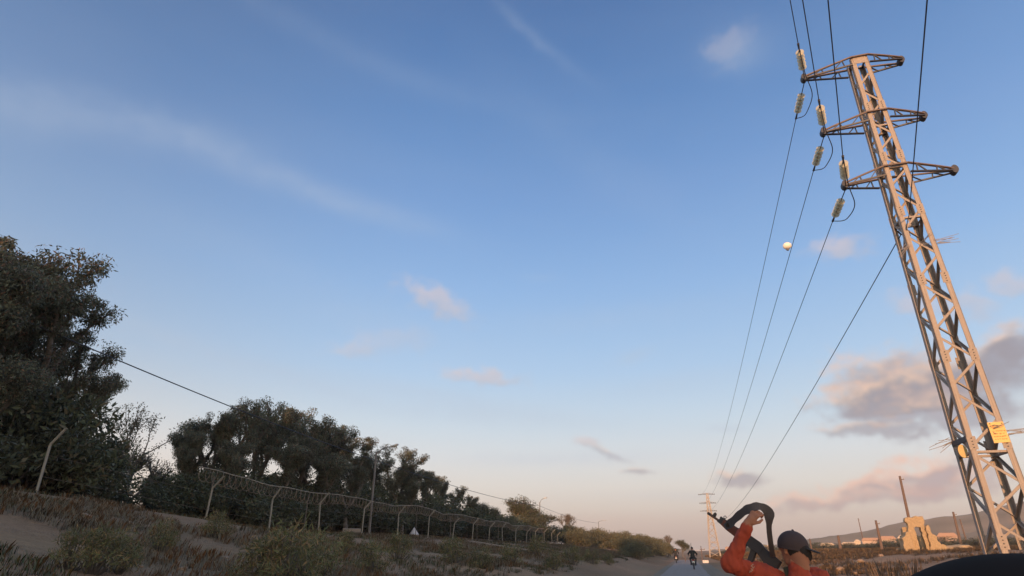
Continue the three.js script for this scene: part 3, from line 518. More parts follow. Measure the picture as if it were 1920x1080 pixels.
// ---------------------------------------------------------------- lamp posts, overhead line on the left
const poleMat = std(.20, .185, .18, .8), lampHead = std(.5, .5, .5, .5);
function lamp(px, pyTop, label, armDx = 1.4, armUp = .45) {
  const p = atX(px, pyTop, -25), g = ground(p.x, p.z), h = p.y - g, t = thing('street_lamp', label, 'street lamp', V(p.x, g, p.z));
  part('pole', tube(V(0, -.3, 0), V(0, h, 0), .12, .075, 8), poleMat, t);
  part('arm', pipe([V(0, h - .15, 0), V(armDx * .4, h + armUp * .6, 0), V(armDx, h + armUp, 0)], .045, 6, 10), poleMat, t);
  const hd = new RoundedBoxGeometry(.75, .14, .28, 2, .05); hd.rotateZ(.25); hd.translate(armDx + .25, h + armUp + .05, 0); const head = part('lamp_head', hd, lampHead, t);
  part('lens', new THREE.SphereGeometry(.11, 10, 6).scale(2, .4, 1).translate(armDx + .3, h + armUp - .02, 0), std(.6, .6, .55, .3), head);
  return V(p.x, p.y, p.z);
}
const l1 = lamp(706, 848, 'street lamp rising through the eucalyptus row'), l2 = lamp(1012, 942, 'dark lamp post with a steep arm above the spreading trees', .8, .7), l3 = lamp(1122, 978, 'slim street lamp standing clear of the trees by the road', 1.7, .25);
{
  const q = V(-25, ground(-25, -9), -9), t = thing('utility_pole', 'wooden pole carrying the left cable at the tall clump', 'pole', q); part('shaft', tube(V(0, -.3, 0), V(0, 7.0, 0), .13, .09, 8), poleMat, t); part('cap', new THREE.CylinderGeometry(.1, .1, .05, 8).translate(0, 7, 0), darkIronAndShade, t);
  const A = V(-25, q.y + 6.9, -9), w1 = V(l1.x, l1.y - .7, l1.z), w2 = V(l2.x, l2.y - .6, l2.z), w3 = V(l3.x, l3.y - .4, l3.z);
  sagWire(A, w1, .35, .03, 'dark cable strung between the tall clump and the eucalyptus row'); sagWire(w1, w2, .5, .028, 'dark cable strung beyond the eucalyptus row towards the lamp posts'); sagWire(w2, w3, .6, .028, 'thin cable between the two clear lamp posts');
}
{ const p = atDist(208, 888, 40), g = ground(p.x, p.z), t = thing('floodlight', 'white floodlight on a short pale post in the gap', 'floodlight', V(p.x, g, p.z)); const h = p.y - g; part('post', tube(V(0, -.2, 0), V(.1, h + .8, 0), .07, .06, 7), std(.42, .42, .4, .7), t); const b = new RoundedBoxGeometry(1.0, .18, .4, 2, .05); b.rotateZ(-.22); b.translate(-.35, h, 0); part('lamp_head', b, std(.7, .7, .66, .5), t); part('bracket', tube(V(0, h + .1, 0), V(-.2, h, 0), .03, .03, 5), poleMat, t); }
// poles on the right
function pole(px, pyTop, d, lean, label, cross, r = .13) {
  const tp = atDist(px, pyTop, d), g = ground(tp.x, tp.z), t = thing('utility_pole', label, 'pole', V(tp.x, g, tp.z)), h = tp.y - g;
  const side = V(Math.cos(YAW), 0, -Math.sin(YAW)).multiplyScalar(-lean * h);
  part('shaft', tube(V(0, -.3, 0).sub(side), V(0, h, 0), r, r * .62, 8), std(.16, .11, .09, .9), t);
  if (cross) { const c = side.clone().normalize(); if (!lean) c.set(1, 0, 0); part('crossarm', bar(V(0, h - .5, 0).addScaledVector(c, -.2), V(0, h - .5, 0).addScaledVector(c, .55), .09, .07), std(.14, .10, .085, .9), t); part('insulator', new THREE.CylinderGeometry(.05, .06, .2, 7).translate(c.x * .5, h - .38, c.z * .5), std(.4, .37, .33, .4), t); }
  part('cap', new THREE.CylinderGeometry(r * .64, r * .64, .06, 8).translate(0, h, 0), darkIronAndShade, t); return t;
}
pole(1687, 893, 118, -.05, 'bare wooden utility pole leaning beside the yellow ruin', true, .27);
pole(1642, 976, 120, -.02, 'short dark utility pole beyond the field by the pink roofs', true, .26);
pole(1571, 1004, 170, 0, 'stubby dark pole beyond the field left of the pink roofs', false, .42);
pole(1787, 960, 150, -.05, 'thin dark pole on the slope behind the yellow ruin', true, .3);
pole(1800, 974, 190, 0, 'pale thin pole on the slope behind the yellow ruin', false, .22);
pole(1609, 972, 380, 0, 'faint far mast on the skyline behind the pink roofs', true, .3);
pole(1518, 1010, 140, 0, 'pale post beyond the field near the cap', false, .2);
pole(1428, 1022, 190, 0, 'small pale post on the flat beyond the rifle', false, .28);
pole(1314, 1024, 105, 0, 'small sign post on the right verge by the bend', true, .09);
pole(1284, 1040, 110, 0, 'thin white marker post on the left edge of the bend', false, .07);

// ---------------------------------------------------------------- yellow ruin
function jagged(o, k, seed) { const r = rng(seed), out = []; o.forEach(([x, y], i) => { const [u, v] = o[(i + 1) % o.length], n = Math.max(1, Math.round(Math.hypot(u - x, v - y) / .22)); for (let j = 0; j < n; j++) { const t = j / n, w = j ? 1 : .4; out.push([lerp(x, u, t) + (r() - .5) * k * w, lerp(y, v, t) + (r() - .5) * k * w]); } }); return out; }
function slab(outline, holes, depth, bevel = .05) { const s = new THREE.Shape(outline.map(([x, y]) => new THREE.Vector2(x, y))); for (const h of holes) s.holes.push(new THREE.Path(h.map(([x, y]) => new THREE.Vector2(x, y)))); const g = new THREE.ExtrudeGeometry(s, { depth, bevelEnabled: true, bevelThickness: bevel, bevelSize: bevel, bevelSegments: 1, steps: 1 }); g.translate(0, 0, -depth / 2); return g; }
{
  const stone = std(.62, .46, .28, .95, { map: rep(blotch, .5), bumpMap: rep(grit, .9), bumpScale: .05 });
  const d = 92, m = d / 1308 * .98, b = atDist(1726, 1036, d), g = ground(b.x, b.z) - .2, az = Math.atan2(b.x - EYE.x, -(b.z - EYE.z));
  const t = thing('ruined_house', 'sunlit yellow ruined stone house with an empty doorway in the field', 'ruin', V(b.x, g, b.z), -az * .6 + .12);
  const base = 1036 - (EYE.y - 0) * 0, o = (px, py) => [(px - 1726) * m * .92, (1036 - py) * m + (atDist(1726, 1036, d).y - g)];
  const outline = [[1713, 1040], [1714, 1000], [1716, 990], [1713, 986], [1714, 980], [1722, 979], [1730, 978], [1743, 978], [1744, 988], [1741, 990], [1742, 1040]].map(([x, y]) => o(x, y));
  const door = [[1725, 1034], [1725, 996], [1728, 994], [1736, 995], [1736, 1034]].map(([x, y]) => o(x, y));
  part('portal_wall', slab(jagged(outline, .16, 1), [jagged(door, .1, 2)], .7), stone, t);
  part('left_wing', slab(jagged([[1698, 1040], [1698, 1014], [1703, 1011], [1706, 1004], [1712, 1003], [1713, 1040]].map(([x, y]) => o(x, y)), .2, 3), [], 1.5).translate(0, 0, .35), stone, t);
  part('right_wing', slab(jagged([[1743, 1040], [1744, 994], [1748, 992], [1749, 997], [1751, 1007], [1755, 1009], [1757, 1019], [1760, 1021], [1760, 1024], [1767, 1025], [1767, 1040]].map(([x, y]) => o(x, y)), .22, 4), [], 1.1).translate(0, 0, .1), stone, t);
  part('side_wall', slab([[0, -1.2], [0, 2.2], [.8, 2.0], [1.3, 1.2], [2.4, 1.0], [3, .3], [3, -1.2]], [], .5).rotateY(Math.PI / 2).translate(o(1713, 0)[0] - .1, o(0, 1030)[1] + .2, -.4), stone, t);
  part('back_wall', slab([[-1, -1], [-1, 1.6], [-.2, 1.3], [.3, 1.8], [1.2, 1.5], [1.4, -1]], [], .45).translate(0, o(0, 1030)[1] - .1, -3.1), stone, t);
  const rr = rng(12);
  const rub = (px, py, s, label) => { const q = atDist(px, py, d + 2), gg = new THREE.IcosahedronGeometry(1, 2), P = gg.attributes.position; for (let i = 0; i < P.count; i++) { const v = V().fromBufferAttribute(P, i), k = 1 + .5 * fbm(v.x * 1.3 + px, v.y * 1.3, v.z * 1.3, 3); P.setXYZ(i, v.x * k * s[0], v.y * k * s[1], v.z * k * s[2]); } gg.computeVertexNormals(); const mm = top('rubble_heap', gg, stone, label, 'rubble'); mm.position.copy(onGround(q, s[1] * .15)); mm.rotation.y = rr(); };
  rub(1790, 1020, [2.2, .5, .9], 'long low heap of yellow rubble beside the ruin'); rub(1772, 1026, [1.2, .35, .8], 'small low rubble heap touching the right end of the ruin'); rub(1802, 1014, [1.6, .45, .8], 'farther rubble heap on the slope beside the ruin'); rub(1686, 1030, [.45, .4, .4], 'single pale boulder left of the ruin');
}
// pale stones in the field
{ const st = std(.42, .29, .19, .9, { map: rep(blotch, 1) }), r = rng(8); for (const [px, d, s] of [[1575, 46, .22], [1616, 60, .22], [1600, 40, .12], [1640, 44, .14], [1760, 42, .15], [1550, 70, .2], [1655, 75, .26]]) { const g = new THREE.IcosahedronGeometry(s, 1), P = g.attributes.position; for (let i = 0; i < P.count; i++) { const k = 1 + .5 * n3(P.getX(i) * 4 + px, P.getY(i) * 4, P.getZ(i) * 4); P.setXYZ(i, P.getX(i) * k * 1.4, P.getY(i) * k * .7, P.getZ(i) * k); } g.computeVertexNormals(); const m = top('field_stone', g, st, 'pale stone lying in the sunlit field', 'stone', 'stones in the field'); m.position.copy(onGround(atDist(px, 1060, d), s * .25)); m.rotation.y = r() * 6; } }
// stones on the shaded left bank
{ const st = std(.30, .205, .135, .9), r = rng(18); for (let i = 0; i < 22; i++) { const s = .05 + .07 * r() ** 2, g = new THREE.IcosahedronGeometry(s, 1), P = g.attributes.position; for (let k = 0; k < P.count; k++) { const q = 1 + .6 * n3(P.getX(k) * 9 + i, P.getY(k) * 9, P.getZ(k) * 9); P.setXYZ(k, P.getX(k) * q * 1.3, P.getY(k) * q * .7, P.getZ(k) * q); } g.computeVertexNormals(); const m = top('bank_stone', g, st, 'small stone lying on the shaded left bank', 'stone', 'stones on the left bank'); const px = 20 + 1000 * r(), x = -7.5 - 6 * r(); m.position.copy(onGround(atX(px, 1060, x), s * .2)); m.rotation.y = r() * 6; } }

// ---------------------------------------------------------------- far low buildings right
const wallC = [std(.52, .40, .33, .9), std(.62, .52, .42, .9), std(.45, .33, .28, .9)], roofC = [std(.40, .27, .22, .85), std(.55, .47, .40, .85)], paneM = std(.06, .065, .07, .25);
function house(px, pyTop, wpx, d, label, wall, roof) {
  const tp = atDist(px, pyTop - 3, d), g = ground(tp.x, tp.z), w = wpx * d / 1420, h = Math.max(2.2, tp.y - g), az = Math.atan2(tp.x - EYE.x, -(tp.z - EYE.z));
  const t = thing('low_building', label, 'building', V(tp.x, g - .2, tp.z), -az), dep = Math.min(w, 9);
  part('wall', new THREE.BoxGeometry(w, h * .8 + .2, dep).translate(0, (h * .8 + .2) / 2, -dep / 2), wall, t);
  const rg = slab([[-w / 2 - .3, 0], [w / 2 + .3, 0], [w / 2 - .6, h * .26], [-w / 2 + .6, h * .26]], [], dep + .4, .05); rg.translate(0, h * .8 + .25, -dep / 2); part('roof', rg, roof, t);
  const n = Math.max(1, Math.round(w / 3.2)); for (let i = 0; i < n; i++) { const x = (i + .5) / n * w - w / 2; part(i === (n >> 1) ? 'door' : 'window', new THREE.BoxGeometry(.9, i === (n >> 1) ? h * .5 : h * .25, .08).translate(x, i === (n >> 1) ? h * .27 : h * .45, .03), paneM, t); }
}
house(1632, 1013, 30, 260, 'long low house with a pink roof beyond the field', wallC[0], roofC[0]); house(1664, 1010, 26, 255, 'second pink roofed house beyond the field nearest the leaning pole', wallC[0], roofC[0]); house(1607, 1016, 10, 250, 'small white shed with a bright end wall beyond the field', wallC[1], roofC[1]); house(1592, 1021, 26, 270, 'low white greenhouse block beyond the hedge', wallC[1], roofC[1]); house(1551, 1025, 24, 280, 'low pale building past the cap beyond the field', wallC[1], roofC[1]); house(1690, 1008, 12, 240, 'small tan house partly behind the leaning pole', wallC[2], roofC[1]); house(1476, 1028, 30, 320, 'low pale building on the flat behind the head', wallC[1], roofC[1]); house(1435, 1031, 26, 340, 'low pinkish building on the flat behind the strap', wallC[0], roofC[1]); house(1775, 1004, 30, 250, 'tan house on the slope behind the ruin', wallC[2], roofC[0]); house(1370, 1031, 22, 360, 'low building near the foot of the distant pylon', wallC[2], roofC[0]);
// hedges in front of them
[[1590, 200], [1605, 190], [1545, 210], [1622, 185], [1650, 180], [1675, 175], [1760, 165], [1745, 150], [1790, 160], [1815, 170], [1840, 150], [1870, 160], [1560, 220], [1400, 230], [1430, 240], [1365, 220]].forEach(([px, d], i) => { const p = atDist(px, 1033, d); plant('hedge_bush', BUSH[i % 3], onGround(p), .62 + .2 * (i % 3), i, 'dark hedge bush in front of the far low buildings', 'bush', 'hedge beyond the field', 3.2); });

// ---------------------------------------------------------------- pale things glimpsed behind the fence
function car(label, p, turn, paint) {
  const t = thing('parked_car', label, 'car', p, turn);
  const prof = new THREE.Shape([[-2.1, .35], [-2.1, .85], [-1.9, .98], [-1.0, 1.02], [-.55, 1.45], [.9, 1.47], [1.5, 1.05], [2.05, .95], [2.12, .6], [2.1, .35]].map(([x, y]) => new THREE.Vector2(x, y)));
  const g = new THREE.ExtrudeGeometry(prof, { depth: 1.5, bevelEnabled: true, bevelSize: .06, bevelThickness: .08, bevelSegments: 2 }); g.translate(0, 0, -.75); part('body', g, paint, t);
  for (const s of [-1, 1]) { part('window', slab([[-.9, 1.03], [-.5, 1.38], [.05, 1.4], [.05, 1.03]], [], .01, .004).translate(0, 0, s * .838), paneM, t); part('window', slab([[.15, 1.03], [.15, 1.4], [.85, 1.4], [1.3, 1.06]], [], .01, .004).translate(0, 0, s * .838), paneM, t); for (const x of [-1.3, 1.3]) { const w = part('wheel', new THREE.TorusGeometry(.24, .09, 8, 20).translate(x, .33, s * .74), std(.03, .03, .03, .9), t); part('rim', new THREE.CylinderGeometry(.2, .2, .12, 14).rotateX(Math.PI / 2).translate(x, .33, s * .76), std(.5, .5, .5, .4, { metalness: .6 }), w); } part('headlight', new THREE.SphereGeometry(.11, 10, 8).translate(-2.12, .72, s * .55), std(.7, .7, .68, .2), t); part('tail_light', new THREE.BoxGeometry(.06, .14, .25).translate(2.15, .8, s * .55), std(.35, .04, .03, .3), t); }
  return t;
}
{ const p = atDist(78, 866, 38); car('pale parked car half hidden under the tall eucalyptus clump', onGround(p, 0), .5, std(.55, .55, .55, .35)); }
{ const p = onGround(atDist(487, 940, 54)), t = thing('shed', 'pale shed glimpsed behind the second fence post', 'shed', p, -.4); part('wall', new THREE.BoxGeometry(3.4, 2.6, 2.4).translate(0, 1.2, 0), std(.62, .58, .54, .8), t); part('roof', slab([[-1.9, 0], [1.9, 0], [1.9, .12], [-1.9, .35]], [], 2.7, .02).translate(0, 2.5, 0), std(.45, .43, .40, .7), t); part('door', new THREE.BoxGeometry(.9, 1.9, .06).translate(.3, .9, 1.22), std(.2, .2, .2, .6), t); }
{ const p = onGround(atX(776, 1000, -25.8)), t = thing('white_tent', 'small white tent shape between two bent fence posts', 'tent', p, .6); t.scale.setScalar(.62); part('canopy', new THREE.ConeGeometry(1.0, 1.15, 4).rotateY(Math.PI / 4).translate(0, .75, 0), std(.72, .68, .66, .85), t); part('skirt', new THREE.CylinderGeometry(.99, 1.0, .25, 4, 1, true).rotateY(Math.PI / 4).translate(0, .08, 0), std(.66, .62, .6, .85, { side: THREE.DoubleSide }), t); }
{ const p = onGround(atX(660, 990, -23.5)), t = thing('concrete_block', 'low pale concrete block on the track behind the fence', 'block', p, .5); part('block', new RoundedBoxGeometry(1.3, .5, .5, 2, .05).translate(0, .22, 0), std(.30, .25, .21, .9), t); part('lifting_eye', new THREE.TorusGeometry(.06, .015, 6, 12).translate(0, .5, 0), darkIronAndShade, t); }
{ const p = atDist(1317, 1050, 98); p.x = Math.max(p.x, 2.6); const t = thing('roadside_barrier', 'small white barrier block on the right verge near the bend', 'barrier', onGround(p), .1); t.scale.setScalar(.5); part('block', slab([[-.5, 0], [.5, 0], [.42, .2], [.25, .7], [-.25, .7], [-.42, .2]], [], 1.6, .03).rotateY(Math.PI / 2), std(.72, .66, .6, .85), t); }

// ---------------------------------------------------------------- bodies: distance fields meshed into one surface
function sdfBody(bones, cell, k = .03, fold = 0) {   // bones: {a, b, ra, rb, c: [r, g, b], s: [sx, sy, sz] optional squash}
  const box = new THREE.Box3(); for (const b of bones) { const m = Math.max(b.ra, b.rb) + .06; box.expandByPoint(b.a.clone().addScalar(m)); box.expandByPoint(b.a.clone().addScalar(-m)); box.expandByPoint(b.b.clone().addScalar(m)); box.expandByPoint(b.b.clone().addScalar(-m)); }
  const c = box.getCenter(V()), size = box.getSize(V()), h = Math.max(size.x, size.y, size.z) / 2 + cell * 2, N = Math.min(120, Math.ceil(2 * h / cell));
  const mc = new MarchingCubes(N, new THREE.MeshBasicMaterial(), false, false, 200000); mc.isolation = 0;
  const p = V(), pa = V();
  const dist = (p, bn) => { const ba = bn.ba, t = clamp(pa.copy(p).sub(bn.a).dot(ba) / bn.l2); return pa.copy(bn.a).addScaledVector(ba, t).distanceTo(p) - lerp(bn.ra, bn.rb, t); };
  for (const b of bones) { b.ba = b.b.clone().sub(b.a); b.l2 = Math.max(1e-9, b.ba.lengthSq()); }
  const half = N / 2;
  for (let z = 0; z < N; z++) for (let y = 0; y < N; y++) for (let x = 0; x < N; x++) {
    p.set((x - half) / half * h + c.x, (y - half) / half * h + c.y, (z - half) / half * h + c.z); let d = 9;
    for (const b of bones) { const e = dist(p, b), kk = b.k ?? k; const q = Math.max(kk - Math.abs(d - e), 0) / kk; d = Math.min(d, e) - q * q * kk * .25; }
    if (fold && d < .06) d += fold * (n3(p.x * 16, p.y * 9, p.z * 16) + .5 * n3(p.x * 34, p.y * 22, p.z * 34));
    mc.field[z * N * N + y * N + x] = -d;
  }
  mc.update(); const n = mc.count, pos = new Float32Array(n * 3), nor = new Float32Array(n * 3), col = new Float32Array(n * 3);
  for (let i = 0; i < n; i++) {
    const q = V(mc.positionArray[i * 3] * h + c.x, mc.positionArray[i * 3 + 1] * h + c.y, mc.positionArray[i * 3 + 2] * h + c.z); pos.set([q.x, q.y, q.z], i * 3);
    nor.set([mc.normalArray[i * 3], mc.normalArray[i * 3 + 1], mc.normalArray[i * 3 + 2]], i * 3);
    let bd = 9, bc = bones[0].c; for (const b of bones) { const e = dist(q, b); if (e < bd) { bd = e; bc = b.c; } } col.set(bc, i * 3);
  }
  const g = new THREE.BufferGeometry(); g.setAttribute('position', new THREE.BufferAttribute(pos, 3)); g.setAttribute('normal', new THREE.BufferAttribute(nor, 3)); g.setAttribute('color', new THREE.BufferAttribute(col, 3)); g.computeVertexNormals();
  // smooth normals from the field
  const e = .004, grad = V(); const f = (q) => { let d = 9; for (const b of bones) { const x = dist(q, b), kk = b.k ?? k, w = Math.max(kk - Math.abs(d - x), 0) / kk; d = Math.min(d, x) - w * w * kk * .25; } if (fold) d += fold * (n3(q.x * 16, q.y * 9, q.z * 16) + .5 * n3(q.x * 34, q.y * 22, q.z * 34)); return d; };
  for (let i = 0; i < n; i++) { const q = V(pos[i * 3], pos[i * 3 + 1], pos[i * 3 + 2]); grad.set(f(q.clone().add(V(e, 0, 0))) - f(q.clone().add(V(-e, 0, 0))), f(q.clone().add(V(0, e, 0))) - f(q.clone().add(V(0, -e, 0))), f(q.clone().add(V(0, 0, e))) - f(q.clone().add(V(0, 0, -e)))).normalize(); g.attributes.normal.setXYZ(i, grad.x, grad.y, grad.z); }
  return g;
}
const clothMat = std(1, 1, 1, .9, { vertexColors: true });
const bone = (a, b, ra, rb, c, k) => ({ a, b, ra, rb, c, k });
const SKIN = [.46, .20, .115], RED = [.46, .072, .034], DARK = [.035, .035, .042], BLACK = [.016, .016, .018], SHOE = [.05, .045, .04], HAIRC = [.03, .022, .018];

// motorcycle, wheels along z, heading -z
function motorcycle(label, p, turn) {
  const t = thing('motorcycle', label, 'motorcycle', p, turn), blk = std(.03, .03, .035, .45), paint = std(.10, .02, .02, .3), chrome = std(.55, .55, .55, .25, { metalness: .9 });
  for (const z of [-.66, .64]) { const w = part('wheel', new THREE.TorusGeometry(.25, .055, 10, 28).rotateY(Math.PI / 2).translate(0, .305, z), blk, t); part('rim', new THREE.TorusGeometry(.19, .018, 6, 24).rotateY(Math.PI / 2).translate(0, .305, z), chrome, w); part('hub', new THREE.CylinderGeometry(.06, .06, .12, 12).rotateZ(Math.PI / 2).translate(0, .305, z), chrome, w); for (let i = 0; i < 6; i++) { const a = i * Math.PI / 3; part('spoke', tube(V(0, .305, z), V(0, .305 + Math.cos(a) * .19, z + Math.sin(a) * .19), .006, .006, 4), chrome, w); } }
  for (const s of [-1, 1]) { part('fork', tube(V(s * .09, .305, -.66), V(s * .09, .95, -.42), .025, .022, 8), chrome, t); part('shock_absorber', tube(V(s * .13, .32, .6), V(s * .12, .7, .45), .03, .03, 8), blk, t); part('footrest', tube(V(s * .08, .34, .05), V(s * .3, .34, .05), .018, .018, 6), blk, t); part('mirror', new THREE.SphereGeometry(.06, 10, 8).scale(1, .8, .3).translate(s * .32, 1.2, -.38), blk, t); }
  part('handlebar', pipe([V(-.38, 1.02, -.25), V(-.2, 1.06, -.34), V(0, .97, -.42), V(.2, 1.06, -.34), V(.38, 1.02, -.25)], .016, 6, 24), blk, t);
  part('fuel_tank', new THREE.SphereGeometry(.2, 18, 14).scale(.72, .62, 1.35).translate(0, .83, -.18), paint, t);
  part('seat', new RoundedBoxGeometry(.26, .1, .78, 3, .04).translate(0, .80, .38), blk, t);
  part('engine', new RoundedBoxGeometry(.28, .32, .38, 3, .05).translate(0, .45, -.06), std(.22, .22, .22, .5, { metalness: .6 }), t);
  part('frame', merge([tube(V(0, .92, -.42), V(0, .72, .5), .03, .03, 6), tube(V(0, .9, -.42), V(0, .32, -.22), .028, .028, 6), tube(V(0, .32, -.22), V(0, .32, .3), .028, .028, 6), tube(V(0, .32, .3), V(0, .72, .3), .026, .026, 6), tube(V(0, .32, .25), V(0, .305, .64), .03, .03, 6)]), blk, t);
  part('exhaust', pipe([V(.1, .35, -.22), V(.16, .28, -.05), V(.18, .30, .3), V(.18, .40, .85)], .035, 8, 20), chrome, t);
  for (const z of [-.66, .64]) part('mudguard', new THREE.TorusGeometry(.33, .05, 6, 16, 2.0).rotateZ(.57).rotateY(Math.PI / 2).translate(0, .305, z), paint, t);
  const hl = part('headlight', new THREE.SphereGeometry(.095, 14, 10).scale(1, 1, .7).translate(0, .92, -.52), chrome, t); part('lens', new THREE.CylinderGeometry(.08, .08, .02, 16).rotateX(Math.PI / 2).translate(0, .92, -.585), std(.7, .7, .68, .15), hl);
  part('tail_light', new RoundedBoxGeometry(.14, .08, .06, 2, .02).translate(0, .72, .82), std(.4, .03, .02, .3), t); part('number_plate', new THREE.BoxGeometry(.20, .13, .01).translate(0, .58, .9).rotateX(0), std(.72, .72, .68, .5), t);
  return t;
}
// seated body in the motorcycle's axes; o gives arms and head
function seated(o) {
  const Y = o.y || 0, L = [], S = o.shirt, leg = o.trousers || DARK;
  const pel = V(0, .92 + Y, o.z), ch = V(0, 1.22 + Y, o.z - .05), nk = o.neck || V(0, 1.44 + Y, o.z - .04);
  L.push(bone(V(-.07, pel.y, pel.z), V(.07, pel.y, pel.z), .125, .125, leg), bone(V(-.05, pel.y + .12, pel.z), V(.05, pel.y + .12, pel.z), .125, .125, S), bone(V(-.07, ch.y, ch.z), V(.07, ch.y, ch.z), .13, .13, S), bone(pel.clone().add(V(0, .1, 0)), ch, .13, .14, S), bone(V(-.13, 1.36 + Y, o.z - .04), V(.13, 1.36 + Y, o.z - .04), .078, .078, S, .06), bone(V(0, 1.36 + Y, o.z - .04), nk.clone().add(V(0, .03, -.01)), .062, .052, o.skin || SKIN, .03));
  for (const s of [-1, 1]) { const hip = V(s * .09, .88 + Y, o.z - .02), kn = V(s * .24, .82 + Y * .5, o.z - .46), an = V(s * .2, .42, o.z - .26); L.push(bone(hip, kn, .095, .068, leg), bone(kn, an, .062, .045, leg), bone(an, V(s * .21, .39, o.z - .45), .045, .038, SHOE, .02)); }
  return L;
}
const hand = (w, dir, palmN, c = SKIN, curl = 1, sx = 1) => {   // wrist, direction of the hand, direction the palm faces
  const L = [], d = dir.clone().normalize(), n = palmN.clone().addScaledVector(d, -palmN.dot(d)).normalize(), s = V().crossVectors(d, n).normalize().multiplyScalar(sx);
  const at = (a, b, e) => w.clone().addScaledVector(d, a).addScaledVector(s, b).addScaledVector(n, e);
  for (const b of [-.026, -.009, .009, .026]) L.push(bone(at(.01, b * .6, 0), at(.085, b, 0), .015, .0135, c, .012));
  [[-.030, .068], [-.011, .080], [.011, .085], [.030, .074]].forEach(([b, len]) => { const k0 = at(.088, b, 0), k1 = at(.088 + len * .42 * (1 - .25 * curl), b, .018 + len * .22 * curl), k2 = at(.088 + len * .42 * (1 - .9 * curl) + len * .2, b * .95, .022 + len * .55 * curl), k3 = at(.088 + len * .15, b * .9, .020 + len * .8 * curl); L.push(bone(k0, k1, .0098, .0092, c, .006), bone(k1, k2, .0092, .0085, c, .004), bone(k2, k3, .0085, .0075, c, .004)); });
  const t0 = at(.025, .03, .005), t1 = at(.06, .052, .022), t2 = at(.088, .046, .044); L.push(bone(t0, t1, .014, .0105, c, .01), bone(t1, t2, .0105, .0085, c, .004)); return L;
};
const headBones = (c, q, skin = SKIN, skull = skin) => {   // centre, orientation (face along -z of q)
  const at = (x, y, z) => V(x, y, z).applyQuaternion(q).add(c), L = [];
  L.push(bone(at(0, .02, .012), at(0, .022, .02), .086, .086, skull, .03), bone(at(0, -.02, -.03), at(0, .0, -.01), .076, .080, skin, .03), bone(at(-.025, -.075, -.045), at(.025, -.075, -.045), .040, .040, skin, .03), bone(at(0, .005, -.098), at(0, -.025, -.116), .010, .014, skin, .012), bone(at(-.02, -.062, -.098), at(.02, -.062, -.098), .009, .009, [skin[0] * .8, skin[1] * .6, skin[2] * .6], .008), bone(at(-.05, .022, -.088), at(.05, .022, -.088), .014, .014, skin, .02));
  for (const s of [-1, 1]) L.push(bone(at(s * .088, .012, .006), at(s * .092, -.02, .0), .016, .012, skin, .008), bone(at(s * .033, .0, -.088), at(s * .035, .0, -.09), .011, .011, [.12, .08, .06], .004));
  L.push(bone(at(0, -.05, .04), at(0, -.13, .03), .062, .056, skin, .03)); return L;
};
function capMeshes(t, c, q, mat, billMat) {
  const dome = new THREE.SphereGeometry(.109, 28, 16, 0, 6.284, 0, Math.PI * .56); dome.scale(.99, 1.0, 1.05); const band = new THREE.CylinderGeometry(.106, .107, .03, 28, 1, true).scale(1.0, 1, 1.06).translate(0, -.018, 0);
  const place = (g) => g.applyQuaternion(q).translate(c.x, c.y, c.z);
  const up = V(0, .032, .008);
  const cap = part('cap', place(dome.translate(up.x, up.y, up.z)), mat, t); part('band', place(band.translate(up.x, up.y, up.z)), mat, cap);
  part('button', place(new THREE.SphereGeometry(.010, 10, 6).translate(0, up.y + .109, up.z)), mat, cap);
  const bill = slab([[-.075, 0], [-.07, .05], [-.045, .082], [0, .092], [.045, .082], [.07, .05], [.075, 0], [.04, .012], [0, .018], [-.04, .012]], [], .006, .002); bill.rotateX(-Math.PI / 2); bill.rotateX(-.22); part('bill', place(bill.translate(0, .024, -.095)), billMat || mat, cap);
}
